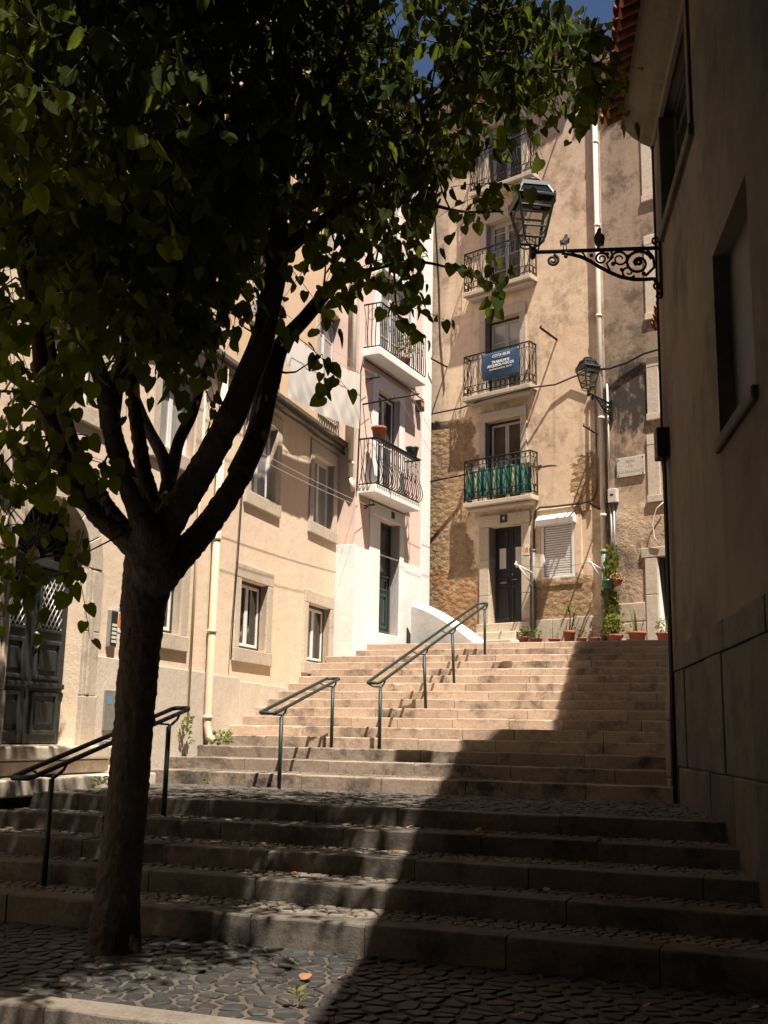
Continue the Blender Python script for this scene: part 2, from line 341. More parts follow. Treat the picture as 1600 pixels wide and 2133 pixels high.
def grey_mat():
    t = NT('stained_grey_ochre_plaster'); P = t.pos
    u = t.math('SUBTRACT', t.dot(P, tuple(TAN.e)), TAN.o.dot(TAN.e)); z = t.dot(P, (0, 0, 1))
    c = t.mix(t.rng(t.noise(.8, 6, .62), .35, .68), (.50, .36, .25), (.60, .44, .31))
    c = t.mix(t.math('MULTIPLY', t.rng(t.noise(1.1, 6, .7, t.scale(P, (2.5, 2.5, .5))), .45, .7), .65), c, (.20, .145, .105))
    hi = t.rng(t.math('ADD', z, t.math('MULTIPLY', t.noise(1.2, 5, .6), 1.5)), 8.4, 9.6); c = t.mix(t.math('MULTIPLY', hi, .55), c, (.25, .19, .14))
    # black mould bloom under the cable
    dx = t.math('DIVIDE', t.math('SUBTRACT', u, 3.4), .75); dz = t.math('DIVIDE', t.math('SUBTRACT', z, 8.85), .85)
    d2 = t.math('ADD', t.math('MULTIPLY', dx, dx), t.math('MULTIPLY', dz, dz)); d2 = t.math('ADD', d2, t.math('MULTIPLY', t.math('SUBTRACT', t.noise(1.8, 8, .8, t.scale(P, (1.6, 1.6, .8))), .5), 6.5))
    c = t.mix(t.math('MULTIPLY', t.rng(d2, 1.3, .3), .92), c, (.04, .034, .03))
    c = t.mix(t.math('MULTIPLY', t.rng(t.noise(.9, 9, .78, t.off(P, (9, 2, 5))), .51, .63), .75), c, (.10, .08, .065))
    lo = t.rng(t.math('ADD', z, t.noise(2, 5, .6)), 7.0, 6.6)
    hb = t.bump(t.noise(3, 5, .6), .012); hb = t.bump(t.noise(40, 4, .65), .005, 1, hb); hb = t.bump(t.math('MULTIPLY', lo, t.noise(7, 7, .75)), .05, 1, hb)
    return t.done(c, .92, hb, spec=.2)
M['grey'] = grey_mat()
def towel_mat():
    t = NT('striped_green_towel'); u = t.math('SUBTRACT', t.dot(t.pos, tuple(TAN.e)), TAN.o.dot(TAN.e))
    r = t.n('ShaderNodeValToRGB'); r.color_ramp.interpolation = 'CONSTANT'
    f = t.math('FRACT', t.math('MULTIPLY', t.math('ADD', u, 2.0), 1.9)); t.put(r.inputs[0], f)
    cols = [(0, (.02, .13, .10)), (.12, (.08, .34, .24)), (.22, (.62, .62, .50)), (.30, (.03, .16, .13)), (.40, (.03, .09, .12)), (.50, (.10, .36, .26)), (.60, (.46, .50, .20)), (.68, (.58, .60, .50)), (.74, (.03, .15, .12)), (.86, (.09, .32, .25)), (.94, (.02, .08, .10))]
    el = r.color_ramp.elements
    el[0].position = 0; el[0].color = (*cols[0][1], 1); el[1].position = cols[1][0]; el[1].color = (*cols[1][1], 1)
    for p_, c_ in cols[2:]: e = el.new(p_); e.color = (*c_, 1)
    return t.done(r.outputs[0], .9, t.bump(t.noise(160, 2, .5), .003), spec=.1)
M['towel'] = towel_mat()

# ------------------------------------------------------------------ ground, pavement, stairs
R_ = .16
SL = {-4: 7.616, -3: 8.315, -2: 8.881, -1: 9.549, 0: 10.115, 1: 12.978, 2: 13.95, 3: 14.80}
def s_of(k): return SL[k] if k <= 3 else 15.40 + (k - 4) * .48585
def z_of(k): return 1.324 + (k - 3) * R_
AZL, AZU = rad(20.99), rad(23.05)
def SF(k):
    a = AZL if k <= 0 else AZU
    return Vector((math.sin(a), math.cos(a), 0)), Vector((math.cos(a), -math.sin(a), 0))
def sp(k, s, t, z):
    v, u = SF(k); return v * s + u * t + Vector((0, 0, z))
def t_at(k, s, F, off=0.0):   # where the line of step k meets a facade
    v, u = SF(k); return ((F.o + F.n * off).dot(F.n) - s * v.dot(F.n)) / u.dot(F.n)
def t_px(k, s, z, px):        # where the line of step k is seen at picture column px
    v, u = SF(k); P0 = v * s + Vector((0, 0, z)) - CAMP; q = (px - IW / 2) / FPX
    return (q * P0.dot(fw) - P0.dot(rt)) / (u.dot(rt) - q * u.dot(fw))
def t_left(k, s): return max(t_at(k, s, YEL, -.03), -30) if k <= 14 else t_at(k, s, PINK, -.03)
def t_right(k, s):
    tr = t_at(k, s, RGT, -.03); P = sp(k, s, tr, 0)
    if (P - RGT.o).dot(RGT.e) < 3.45: return tr
    return t_at(k, s, FAR, -.03)

mb = MB(); mb.add([(-200, -200, -.17), (200, -200, -.17), (200, 200, -.17), (-200, 200, -.17)], [(0, 1, 2, 3)])
tag(mb.build('ground', M['asphalt'], recalc=False), kind='structure')

def clip(poly, mx, my, nx, ny):
    out = []; n = len(poly)
    for i in range(n):
        a, b = poly[i], poly[(i + 1) % n]; da = (a[0] - mx) * nx + (a[1] - my) * ny; db = (b[0] - mx) * nx + (b[1] - my) * ny
        if da <= 0: out.append(a)
        if (da < 0 < db) or (db < 0 < da):
            k = da / (da - db); out.append((a[0] + (b[0] - a[0]) * k, a[1] + (b[1] - a[1]) * k))
    return out
def cells(x0, x1, y0, y1, sx, sy, gap, jit=.38):
    """irregular stone outlines packed into a rectangle (Voronoi cells of a jittered grid)"""
    nx = max(1, round((x1 - x0) / sx)); ny = max(1, round((y1 - y0) / sy)); P = {}
    dx = (x1 - x0) / nx; dy = (y1 - y0) / ny
    for j in range(ny):
        for i in range(nx):
            P[i, j] = (x0 + (i + .5 + (.25 if j % 2 else -.25) + rng.uniform(-jit, jit)) * dx, y0 + (j + .5 + rng.uniform(-jit, jit) * .8) * dy)
    res = []
    for (i, j), (cx, cy) in P.items():
        poly = [(x0, y0), (x1, y0), (x1, y1), (x0, y1)]
        for b in range(-2, 3):
            for a in range(-3, 4):
                q = P.get((i + a, j + b))
                if (a or b) and q:
                    ex, ey = q[0] - cx, q[1] - cy; L = math.hypot(ex, ey)
                    if L < 1e-6: continue
                    poly = clip(poly, (cx + q[0]) / 2 - ex / L * gap / 2, (cy + q[1]) / 2 - ey / L * gap / 2, ex, ey)
                    if len(poly) < 3: break
            if len(poly) < 3: break
        if len(poly) >= 3: res.append(((cx, cy), poly))
    return res
def rounded(poly, k=.3):
    out = []; n = len(poly)
    for i in range(n):
        a, b = poly[i], poly[(i + 1) % n]
        out.append((a[0] + (b[0] - a[0]) * k, a[1] + (b[1] - a[1]) * k)); out.append((b[0] + (a[0] - b[0]) * k, b[1] + (a[1] - b[1]) * k))
    return out
def inset(poly, c, f): return [(c[0] + (x - c[0]) * f, c[1] + (y - c[1]) * f) for x, y in poly]
def cobble_geo(mb, poly, c, k, z, h, tilt=.06):
    p0 = inset(rounded(poly, .11), c, rng.uniform(.86, 1.0)); tx, ty = rng.uniform(-tilt, tilt, 2); c = (sum(q[0] for q in p0) / len(p0), sum(q[1] for q in p0) / len(p0))
    rings = [(p0, -.03), (inset(p0, c, .97), h - .008), (inset(p0, c, .86), h)]; n = len(p0); vs = []; fs = []
    for pl, hh in rings: vs += [sp(k, y, x, z + hh + ((x - c[0]) * tx + (y - c[1]) * ty if hh > 0 else 0)) for x, y in pl]
    for r in range(2): fs += [(r * n + i, r * n + (i + 1) % n, (r + 1) * n + (i + 1) % n, (r + 1) * n + i) for i in range(n)]
    fs.append(tuple(2 * n + i for i in range(n)))
    mb.add(vs, fs, False)

# lower pavement of dark basalt cobbles in sandy joints
S0 = 5.66
pav = struct('lower_pavement', sp(0, 6.5, 0, 0))
tl, tr = -8.0, t_at(0, 6.5, RGT, .02) + .05
mb = MB(); mb.hexa([sp(0, S0 - .05, tl, -.3), sp(0, S0 - .05, tr + .3, -.3), sp(0, 7.75, tr + .3, -.3), sp(0, 7.75, tl, -.3), sp(0, S0 - .05, tl, -.008), sp(0, S0 - .05, tr + .3, -.008), sp(0, 7.75, tr + .3, -.008), sp(0, 7.75, tl, -.008)])
mb.build('joint_bed', M['sand'], pav)
cl = cells(tl, tr, S0 + .01, 7.60, .165, .125, .022, .48)
vis = []
for c, poly in cl:
    x, y, d = project(sp(0, c[1], c[0], 0)); vis.append((0 if (-20 < x < 1620 and y < 2180) else 1, d))
order = sorted(range(len(cl)), key=lambda i: vis[i]); pick = set(order[:300]); rest = MB()
for i, (c, poly) in enumerate(cl):
    mb = MB() if i in pick else rest
    cobble_geo(mb, poly, c, 0, -.008, rng.uniform(.009, .014), .04)
    if i in pick: mb.build('cobble', M['basalt'], pav, recalc=False)
tag(rest.build('cobbles', M['basalt'], pav, recalc=False), kind='stuff')

def stone_row(parent, k, s0, depth, z0, z1, tl, tr, mat, name='stone', lo=.75, hi=1.5, bev=.012, jig=.005):
    t = tl
    while t < tr - .02:
        L = random.uniform(lo, hi); e = min(t + L, tr)
        if tr - e < .3: e = tr
        mb = MB(); a = random.uniform(-jig, jig); b = random.uniform(-jig * .6, jig * .6); ns = max(3, int((e - t) / .11)); cb = bev * random.uniform(.8, 1.5); vs = []
        w1, w2 = random.uniform(-.004, .004), random.uniform(-.004, .004)
        for i in range(ns + 1):
            f = i / ns; tt = t + .004 + (e - t - .008) * f; j = 0 if jig < .002 else 1; c_ = cb * (.8 + j * random.uniform(-.15, .3) + (1.2 * j if random.random() < .03 else 0)); zt_ = z1 + b + w1 + (w2 - w1) * f + j * random.uniform(-.0007, .0007); ss = s0 + a + j * random.uniform(-.001, .001)
            if i in (0, ns): c_ *= 1.5
            vs += [sp(k, ss + .002, tt, z0), sp(k, ss, tt, zt_ - c_), sp(k, ss + c_ * .35, tt, zt_ - c_ * .32), sp(k, ss + c_, tt, zt_), sp(k, s0 + depth, tt, zt_), sp(k, s0 + depth, tt, z0)]
        fs = [(i * 6 + q, i * 6 + (q + 1) % 6, (i + 1) * 6 + (q + 1) % 6, (i + 1) * 6 + q) for i in range(ns) for q in range(6)] + [tuple(range(6)), tuple(ns * 6 + q for q in range(6))]
        mb.add(vs, fs, False)
        mb.build(name, mat, parent)
        t = e
kerb = struct('kerb', sp(0, 5.5, 0, -.1))
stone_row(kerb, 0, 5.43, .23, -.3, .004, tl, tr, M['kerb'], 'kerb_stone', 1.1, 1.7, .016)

stairs = struct('stairs', sp(0, 8, 0, 0))
for k in range(-4, 17):
    s, z = s_of(k), z_of(k); s2 = s_of(k + 1) if k < 16 else s + .6
    zb = 0.0 if k == -4 else z_of(k - 1)
    tl, tr = t_left(k, s), t_right(k, s)
    if k <= 0: tl = max(tl, -9.0)
    v1, v2 = (t_left(k, s2) if k not in (0,) else t_at(0, s2, YEL, -.03)), t_right(k, s2)
    if k <= 0: v1 = max(v1, -9.0)
    # core of the step: its top is the bed the tread paving lies in
    mb = MB(); zt = z - .012; q = .03
    mb.hexa([sp(k, s + .12, tl, z - .9), sp(k, s + .12, tr, z - .9), sp(k, s2 + .14, v2 + .2, z - .9), sp(k, s2 + .14, v1 - .1, z - .9),
             sp(k, s + .12, tl, zt), sp(k, s + .12, tr, zt), sp(k, s2 + .14, v2 + .2, zt), sp(k, s2 + .14, v1 - .1, zt)])
    st = mb.build('step', M['sand'], stairs)
    old = k <= 3; dp = .26 if k <= 0 else .30
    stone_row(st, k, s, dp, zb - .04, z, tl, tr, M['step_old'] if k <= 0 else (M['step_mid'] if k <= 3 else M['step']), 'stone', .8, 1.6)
    # tread paving behind the edge stones (seen only below eye level)
    if k <= 3:
        small = k != 0
        cl = cells(max(min(tl, v1), -9.0), max(tr, v2), s + dp + .01, s2 - .004, .10 if small else .15, .085 if small else .11, .014 if small else .02)
        mb = MB()
        for c, poly in cl:
            if t_left(k, c[1]) - .05 < c[0] < t_right(k, c[1]) + .05: cobble_geo(mb, poly, c, k, zt, rng.uniform(.008, .016), .05)
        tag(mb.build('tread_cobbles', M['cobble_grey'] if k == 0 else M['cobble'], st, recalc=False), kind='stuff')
    else:
        stone_row(st, k, s + dp + .004, s2 - s - dp - .02, z - .1, z - .002, tl, tr, M['step'], 'tread_slab', .9, 1.6, .006, .001)
# top landing in front of the houses
z16 = z_of(16); lan = struct('landing', sp(16, s_of(16) + 1.5, 2, z16))
mb = MB(); a = [sp(16, s_of(16) + .55, -8, 0), sp(16, s_of(16) + .55, 12, 0), sp(16, 36, 12, 0), sp(16, 36, -8, 0)]
mb.hexa([p + Vector((0, 0, z16 - 1.0)) for p in a] + [p + Vector((0, 0, z16 - .006)) for p in a]); mb.build('landing_bed', M['cobble'], lan)



# ------------------------------------------------------------------ building kit
def wall(F, u0, u1, z0, z1, holes, out=0.0, rev=.30):
    """front sheet with real openings and their reveals"""
    us = sorted({u0, u1} | {h[0] for h in holes} | {h[1] for h in holes}); zs = sorted({z0, z1} | {h[2] for h in holes} | {h[3] for h in holes})
    us = [u for u in us if u0 <= u <= u1]; zs = [z for z in zs if z0 <= z <= z1]
    mb = MB()
    for i in range(len(us) - 1):
        for j in range(len(zs) - 1):
            cu, cz = (us[i] + us[i + 1]) / 2, (zs[j] + zs[j + 1]) / 2
            if any(h[0] < cu < h[1] and h[2] < cz < h[3] for h in holes): continue
            mb.add([F.p(us[i], out, zs[j]), F.p(us[i + 1], out, zs[j]), F.p(us[i + 1], out, zs[j + 1]), F.p(us[i], out, zs[j + 1])], [(0, 1, 2, 3)])
    for a, b, c, d in holes:
        for (p, q) in (((a, c), (b, c)), ((b, c), (b, d)), ((b, d), (a, d)), ((a, d), (a, c))):
            mb.add([F.p(p[0], out, p[1]), F.p(q[0], out, q[1]), F.p(q[0], out - rev, q[1]), F.p(p[0], out - rev, p[1])], [(0, 1, 2, 3)])
    # outer rim back to the core
    for (p, q) in (((u0, z0), (u1, z0)), ((u1, z0), (u1, z1)), ((u1, z1), (u0, z1)), ((u0, z1), (u0, z0))):
        mb.add([F.p(p[0], out, p[1]), F.p(q[0], out, q[1]), F.p(q[0], out - rev - .02, q[1]), F.p(p[0], out - rev - .02, p[1])], [(0, 1, 2, 3)])
    return mb
def bx(name, mat, parent, F, u0, u1, o0, o1, z0, z1, bevel=0.0, seg=1):
    mb = MB(); mb.box(F, u0, u1, o0, o1, z0, z1); return mb.build(name, mat, parent, bevel=bevel, seg=seg)
def ring4(mb, F, u0, u1, z0, z1, w, o0, o1, wb=None):
    wb = w if wb is None else wb
    mb.box(F, u0, u0 + w, o0, o1, z0, z1); mb.box(F, u1 - w, u1, o0, o1, z0, z1)
    mb.box(F, u0 + w, u1 - w, o0, o1, z1 - w, z1); mb.box(F, u0 + w, u1 - w, o0, o1, z0, z0 + wb)
def window(F, house, u0, u1, z0, z1, o=-.14, frame='rail_green', sash='white_frame', pane='glass', leaves=2, bars=(), outer=.05, surround=None, sill=True, sur_mat='lime', base=0.0, open_leaf=None):
    mb = MB(); ring4(mb, F, u0 + .004, u1 - .004, z0 + .004, z1 - .004, outer, o - .05, o + .015); w = mb.build('window', M[frame], house, bevel=.004)
    a, b, c, d = u0 + outer, u1 - outer, z0 + outer, z1 - outer; n = leaves; wd = (b - a) / n
    for i in range(n):
        x0, x1 = a + i * wd + .003, a + (i + 1) * wd - .003; mb = MB(); sw = .052
        ring4(mb, F, x0, x1, c + .004, d - .004, sw, o - .035, o + .006)
        for hb in bars:
            zz = c + (d - c) * hb; mb.box(F, x0 + sw, x1 - sw, o - .03, o, zz - .013, zz + .013)
        mb.build('sash', M[sash], w, bevel=.004)
        zz = [c + sw] + [c + (d - c) * hb for hb in bars] + [d - sw]
        for j in range(len(zz) - 1):
            m2 = MB(); m2.box(F, x0 + sw - .005, x1 - sw + .005, o - .022 - random.uniform(0, .002), o - .014, zz[j] + .002, zz[j + 1] - .002); m2.build('pane', M[pane], w)
    if surround:
        sl, sr, st, sb = surround; th = .035
        sm = M[sur_mat]
        if sl: bx('jamb', sm, w, F, u0 - sl, u0, base - .28, base + th, z0, z1, .012, 2)
        if sr: bx('jamb', sm, w, F, u1, u1 + sr, base - .28, base + th + .002, z0, z1, .012, 2)
        if st: bx('lintel', sm, w, F, u0 - sl, u1 + sr, base - .28, base + th + .004, z1 + .002, z1 + st, .012, 2)
        if sb: bx('sill', sm, w, F, u0 - sl - .02, u1 + sr + .02, base - .28, base + th + .022, z0 - sb, z0 - .002, .014, 2)
    return w
def spiral(F, cu, cz, o, r0, r1, a0, turns, n=22):
    return [F.p(cu + (r0 + (r1 - r0) * i / n) * math.cos(a0 + 2 * PI * turns * i / n), o, cz + (r0 + (r1 - r0) * i / n) * math.sin(a0 + 2 * PI * turns * i / n)) for i in range(n + 1)]
def ringp(F, cu, cz, o, ru, rz, n=14): return [F.p(cu + ru * math.cos(2 * PI * i / n), o, cz + rz * math.sin(2 * PI * i / n)) for i in range(n)]
def panel_rail(mb, P, L, z0, z1, pitch=.13, r=.0085, style='ovals'):
    """wrought iron work along a straight run; P(u, z) gives the point"""
    mb.tube([P(0, z1), P(L, z1)], .016, 6); mb.tube([P(0, z0 + .05), P(L, z0 + .05)], .011, 6); mb.tube([P(0, z1 - .13), P(L, z1 - .13)], r, 5); mb.tube([P(0, z0 + .22), P(L, z0 + .22)], r, 5)
    n = max(2, round(L / pitch)); d = L / n
    for i in range(n + 1):
        rr = .012 if i in (0, n) else r
        mb.tube([P(i * d, z0), P(i * d, z1)], rr, 5)
    for i in range(n):
        c = (i + .5) * d
        q = lambda cu, cz, ru, rz, m=12: [P(cu + ru * math.cos(2 * PI * j / m), cz + rz * math.sin(2 * PI * j / m)) for j in range(m)]
        mb.tube(q(c, z0 + .135, d * .42, .075), r * .8, 4, closed=True)
        mb.tube([P(c + d * .45 * math.cos(PI * j / 8), z1 - .13 + .11 * math.sin(PI * j / 8)) for j in range(9)], r * .8, 4)
        if style == 'ovals':
            mid = (z0 + .22 + z1 - .13) / 2; hh = (z1 - .13 - z0 - .22) / 2
            if i % 2 == 0: mb.tube(q(c, mid, d * .40, hh * .55), r * .8, 4, closed=True); mb.tube([P(c, mid + hh * .55), P(c, mid + hh)], r * .8, 4); mb.tube([P(c, mid - hh * .55), P(c, mid - hh)], r * .8, 4)
            else: mb.tube([P(c + d * .3 * math.sin(j / 10 * 2 * PI), mid - hh + 2 * hh * j / 10) for j in range(11)], r * .8, 4)
        else:
            mb.tube([P(c, z0 + .22), P(c, z1 - .13)], r * .8, 4)
def balcony(F, house, u0, u1, zs, dep, h=1.03, th=.11, mat='lime', pitch=.135, style='ovals', brackets=True):
    mb = MB(); lo = .05
    mb.poly(F, [(u0, zs - th), (u1, zs - th), (u1, zs), (u0, zs)], -.05, dep)
    b = mb.build('balcony', M[mat], house, bevel=.015, seg=2)
    mb = MB(); mb.poly(F, [(u0 + .1, zs - th - .09), (u1 - .1, zs - th - .09), (u1 - .04, zs - th), (u0 + .04, zs - th)], -.05, dep * .7); mb.build('corbel', M[mat], b, bevel=.02)
    mb = MB(); z0, z1 = zs + .03, zs + h; o = dep - .03
    panel_rail(mb, lambda u, z: F.p(u0 + .03 + u, o, z), u1 - u0 - .06, z0, z1, pitch, .0085, style)
    for uu in (u0 + .03, u1 - .03): panel_rail(mb, lambda s_, z, uu=uu: F.p(uu, o - s_, z), dep - .03, z0, z1, .13, .0085, style)
    mb.build('railing', M['iron'], b, recalc=False)
    return b
def pipe(name, mat, parent, pts, r, collars=(), n=10):
    mb = MB(); mb.tube(pts, r, n)
    for c, d in collars:
        d = Vector(d).normalized(); mb.tube([Vector(c) - d * .03, Vector(c) + d * .03], r * 1.22, n)
    return mb.build(name, mat, parent, recalc=False)
def sag(a, b, drop, n=12): return [Vector(a).lerp(Vector(b), i / n) - Vector((0, 0, drop * 4 * (i / n) * (1 - i / n))) for i in range(n + 1)]
def text(name, s, mat, parent, F, u, z, o, size, align='CENTER', ext=.0012, shear=0.0, rot=0.0, bold=0.0):
    c = bpy.data.curves.new(name, 'FONT'); c.body = s; c.size = size; c.align_x = align; c.align_y = 'CENTER'; c.extrude = ext; c.shear = shear; c.offset = bold; c.resolution_u = 3
    c.materials.append(mat); ob = bpy.data.objects.new(name, c); COL.objects.link(ob); ob.parent = parent
    # letters run along +e as seen from outside: x axis, up z, normal n
    x = F.e if F.e.cross(Vector((0, 0, 1))).dot(F.n) > 0 else -F.e
    up_ = Vector((0, 0, 1)); mt = Matrix((x, up_, F.n)).transposed().to_4x4() @ Matrix.Rotation(rot, 4, 'Z')
    mt.translation = F.p(u, o, z) - root_origin(parent); ob.matrix_local = mt
    return ob
def house(name, label, base): return thing(name, label, 'house', base)
def tile_meshes():
    out = []
    for conv in (1, -1):
        me = MB(); n = 7; L = .42; th = .014
        for sec in range(1):
            a0 = []; a1 = []
            for r_, rr in ((.095, .095), ):
                pass
        outer0 = [(.095 * math.cos(PI * i / n), 0, conv * .075 * math.sin(PI * i / n)) for i in range(n + 1)]; inner0 = [(.081 * math.cos(PI * i / n), 0, conv * (.075 * math.sin(PI * i / n)) - .014) for i in range(n + 1)]
        prof0 = outer0 + inner0[::-1]; prof1 = [(x * .86, L, z) for x, _, z in prof0]
        me.prism([Vector(p) for p in prof0], [Vector(p) for p in prof1], smooth=False)
        m = bpy.data.meshes.new('roof_tile'); m.from_pydata([tuple(v) for v in me.v], [], me.f); m.update(); m.materials.append(M['tile']); out.append(m)
    return out
TILE = tile_meshes()
def eave_tiles(parent, F, u0, u1, o_edge, z_edge, slope=rad(24), rows=2, pitch=.2):
    """clay barrel tiles laid up the slope, first course overhanging the eave; every tile its own piece"""
    n = int((u1 - u0) / pitch); inn = -F.n
    for r_ in range(rows):
        for i in range(n):
            for cv in (0, 1):
                u = u0 + (i + (.5 if cv == 0 else 0.0)) * pitch
                d = (inn * math.cos(slope) + Vector((0, 0, math.sin(slope))))
                P = F.p(u, o_edge + random.uniform(-.015, .015) - (.02 if cv else 0), z_edge + (.0 if cv else .055) + .012 * r_) + d * (r_ * .36)
                x = d.cross(Vector((0, 0, 1))).normalized(); zz = x.cross(d).normalized()
                q = Matrix((x, d, zz)).transposed().to_quaternion()
                inst('roof_tile', TILE[cv], parent, P, q)

# ------------------------------------------------------------------ yellow house (left)
H = house('yellow_house', 'pale yellow house with stone framed white windows along the left of the stairs', YEL.p(0, 0, 0))
YW = [(-1.34 - 1.06, -1.34, 2.95, 4.10), (.70, 1.80, 2.93, 4.12), (3.74, 4.93, 2.91, 4.06),      # ground floor
      (-5.03, -3.95, 5.73, 7.08), (-2.3, -1.2, 5.71, 7.08), (.88, 1.95, 5.68, 7.08), (3.82, 4.94, 5.70, 7.12)]
DR = (-5.40, -3.86, 1.33, 4.37)
wall(YEL, -26, 5.95, 0, 7.56, YW + [DR]).build('wall', M['yellow'], H)
UW = [(-2.2, -1.1, 8.85, 10.55), (.95, 2.05, 8.85, 10.55), (4.1, 5.35, 8.85, 10.55), (-5.2, -4.1, 8.85, 10.55)]
UW2 = [(a, b, c + 3.1, d + 3.1) for a, b, c, d in UW]
wall(YEL, -26, 5.95, 7.56, 17.2, UW + UW2, -.10).build('upper_wall', M['peach'], H)
bx('house_core', M['room'], H, YEL, -25.98, 5.93, -6, -.33, 0, 17.1)
# stone plinth slabs of uneven height
u = -3.50
while u < 5.9:
    e = min(u + random.uniform(.7, 1.25), 5.93); zt = 2.46 - (u + 2) * .035 + random.uniform(-.035, .035)
    bx('plinth_slab', M['lime_pale'], H, YEL, u + .002, e - .002, -.1, .028 + random.uniform(-.004, .004), .7, zt, .010, 2); u = e
for i, (a, b, c, d) in enumerate(YW):
    up_fl = i > 2
    window(YEL, H, a, b, c, d, -.13, 'rail_green' if i in (0, 1, 2, 3) else 'white_frame', 'white_frame', 'curtain' if up_fl else 'glass', 2, (), .055 if not up_fl else .035,
           (.20, .22, .25, .24), True, 'lime')
for i, (a, b, c, d) in enumerate(UW + UW2):
    window(YEL, H, a, b, c, d, -.24, 'rail_green', 'white_frame', 'curtain', 2, (.36, .68), .06, (.16, .17, .2, .0), True, 'lime', -.10)
# cornice between the floors, made of separate slabs
u = -26
while u < 5.9:
    e = min(u + random.uniform(1.3, 1.9), 6.02)
    mb = MB(); mb.poly(YEL, [(u + .002, 7.60), (e - .002, 7.60), (e - .002, 7.70), (u + .002, 7.70)], -.12, .20 + random.uniform(-.01, .01)); mb.build('cornice_slab', M['kerb'], H, bevel=.018, seg=2); u = e
mb = MB(); mb.box(YEL, -26, 5.97, -.12, .10, 7.52, 7.598); mb.build('cornice_bed', M['lime'], H, bevel=.02)
# ornate iron grilles at the feet of the upper windows
for (a, b, c, d) in UW:
    mb = MB(); F = YEL; o = -.02
    mb.tube([F.p(a, o, 8.32), F.p(b, o, 8.32)], .014, 6); mb.tube([F.p(a, o, 7.80), F.p(b, o, 7.80)], .012, 6)
    for k in range(9):
        cu = a + (b - a) * (k + .5) / 9; mb.tube(ringp(F, cu, 8.18, o, .055, .11), .008, 4, True); mb.tube(ringp(F, cu, 7.93, o, .055, .11), .008, 4, True)
    mb.build('window_grille', M['rail_green'], H, recalc=False)
# big arched street door
F = YEL; cu, cz, ra = (DR[0] + DR[1]) / 2, 3.60, .77
for sgn in (-1, 1):
    pts = [(cu + sgn * ra * math.cos(a), cz + ra * math.sin(a)) for a in [PI / 2 * i / 10 for i in range(11)]] + [(cu, 4.37), (cu + sgn * .77, 4.37)]
    mb = MB(); mb.poly(F, pts, -.30, .02); mb.build('spandrel', M['lime'], H)
nv = 7
for i in range(nv):
    a0, a1 = PI * i / nv + .006, PI * (i + 1) / nv - .006
    pts = [(cu + (ra + .004) * math.cos(a0 + (a1 - a0) * j / 4), cz + (ra + .004) * math.sin(a0 + (a1 - a0) * j / 4)) for j in range(5)] + [(cu + 1.06 * math.cos(a1 + (a0 - a1) * j / 4), cz + 1.06 * math.sin(a1 + (a0 - a1) * j / 4)) for j in range(5)]
    mb = MB(); mb.poly(F, pts, -.05, .06); mb.build('voussoir', M['lime'], H, bevel=.01)
for sgn in (-1, 1):
    x0 = cu + sgn * .772; x1 = cu + sgn * 1.10; a, b = min(x0, x1), max(x0, x1)
    for z0, z1, ex in ((.86, 1.95, .075), (1.955, 2.78, .05), (2.785, 3.60, .05)):
        mb = MB(); mb.box(F, a, b, -.30, ex, z0, z1); mb.build('door_jamb', M['lime'], H, bevel=.012, seg=2)
    a2, b2 = (a + .05, a + .13) if sgn > 0 else (b - .13, b - .05)
    bx('jamb_moulding', M['lime'], H, F, a2, b2, .048, .085, 1.96, 3.58, .02, 2)
bx('transom', M['door_old'], H, F, DR[0], DR[1], -.30, -.17, 3.52, 3.63, .012)
for sgn in (-1, 1):
    a, b = (DR[0] + .01, cu - .004) if sgn < 0 else (cu + .004, DR[1] - .01)
    d = bx('door', M['door_old'], H, F, a, b, -.30, -.235, 1.345, 3.515, .006)
    for z0, z1 in ((1.45, 1.98), (2.12, 2.62)):
        mb = MB(); ring4(mb, F, a + .10, b - .10, z0, z1, .055, -.24, -.205); mb.build('panel_frame', M['door_old'], d, bevel=.012)
        bx('panel', M['door_old'], d, F, a + .20, b - .20, -.24, -.215, z0 + .12, z1 - .12, .012)
    bx('rail_moulding', M['door_old'], d, F, a + .02, b - .02, -.24, -.185, 2.02, 2.09, .018, 2)
    mb = MB(); ring4(mb, F, a + .12, b - .12, 2.72, 3.44, .04, -.24, -.205); mb.build('lattice_frame', M['door_old'], d, bevel=.01)
    bx('lattice_backing', M['room'], d, F, a + .16, b - .16, -.238, -.229, 2.76, 3.40)
    mb = MB(); w_, h_ = b - a - .32, .64
    for k in range(-9, 12):
        for dirn in (1, -1):
            pts = []
            for t_ in (0, 1):
                pass
            x0, z0 = a + .16 + k * .085, 2.76; x1, z1 = x0 + h_ * .62, 3.40
            lo, hi = a + .16, b - .16; f0 = max(0, (lo - x0) / (x1 - x0)); f1 = min(1, (hi - x0) / (x1 - x0))
            if f1 <= f0: continue
            p = [(x0 + (x1 - x0) * f, z0 + (z1 - z0) * f) for f in (f0, f1)]
            if dirn < 0: p = [(lo + hi - x, z) for x, z in p]
            mb.tube([F.p(p[0][0], -.215 + .004 * dirn, p[0][1]), F.p(p[1][0], -.215 + .004 * dirn, p[1][1])], .009, 5)
    mb.build('lattice', M['metal'], d, recalc=False)
mb = MB(); mb.tube([F.p(cu + .10 + .06 * math.cos(q), -.20, 2.60 + .09 * math.sin(q)) for q in [PI * 2 * i / 16 for i in range(16)]], .012, 6, True); mb.tube([F.p(cu + .10, -.235, 2.69), F.p(cu + .10, -.195, 2.69)], .02, 6)
mb.build('knocker', M['metal'], H, recalc=False)
bx('fanlight', M['glass'], H, F, DR[0] + .01, DR[1] - .01, -.30, -.26, 3.63, 4.36)
mb = MB()
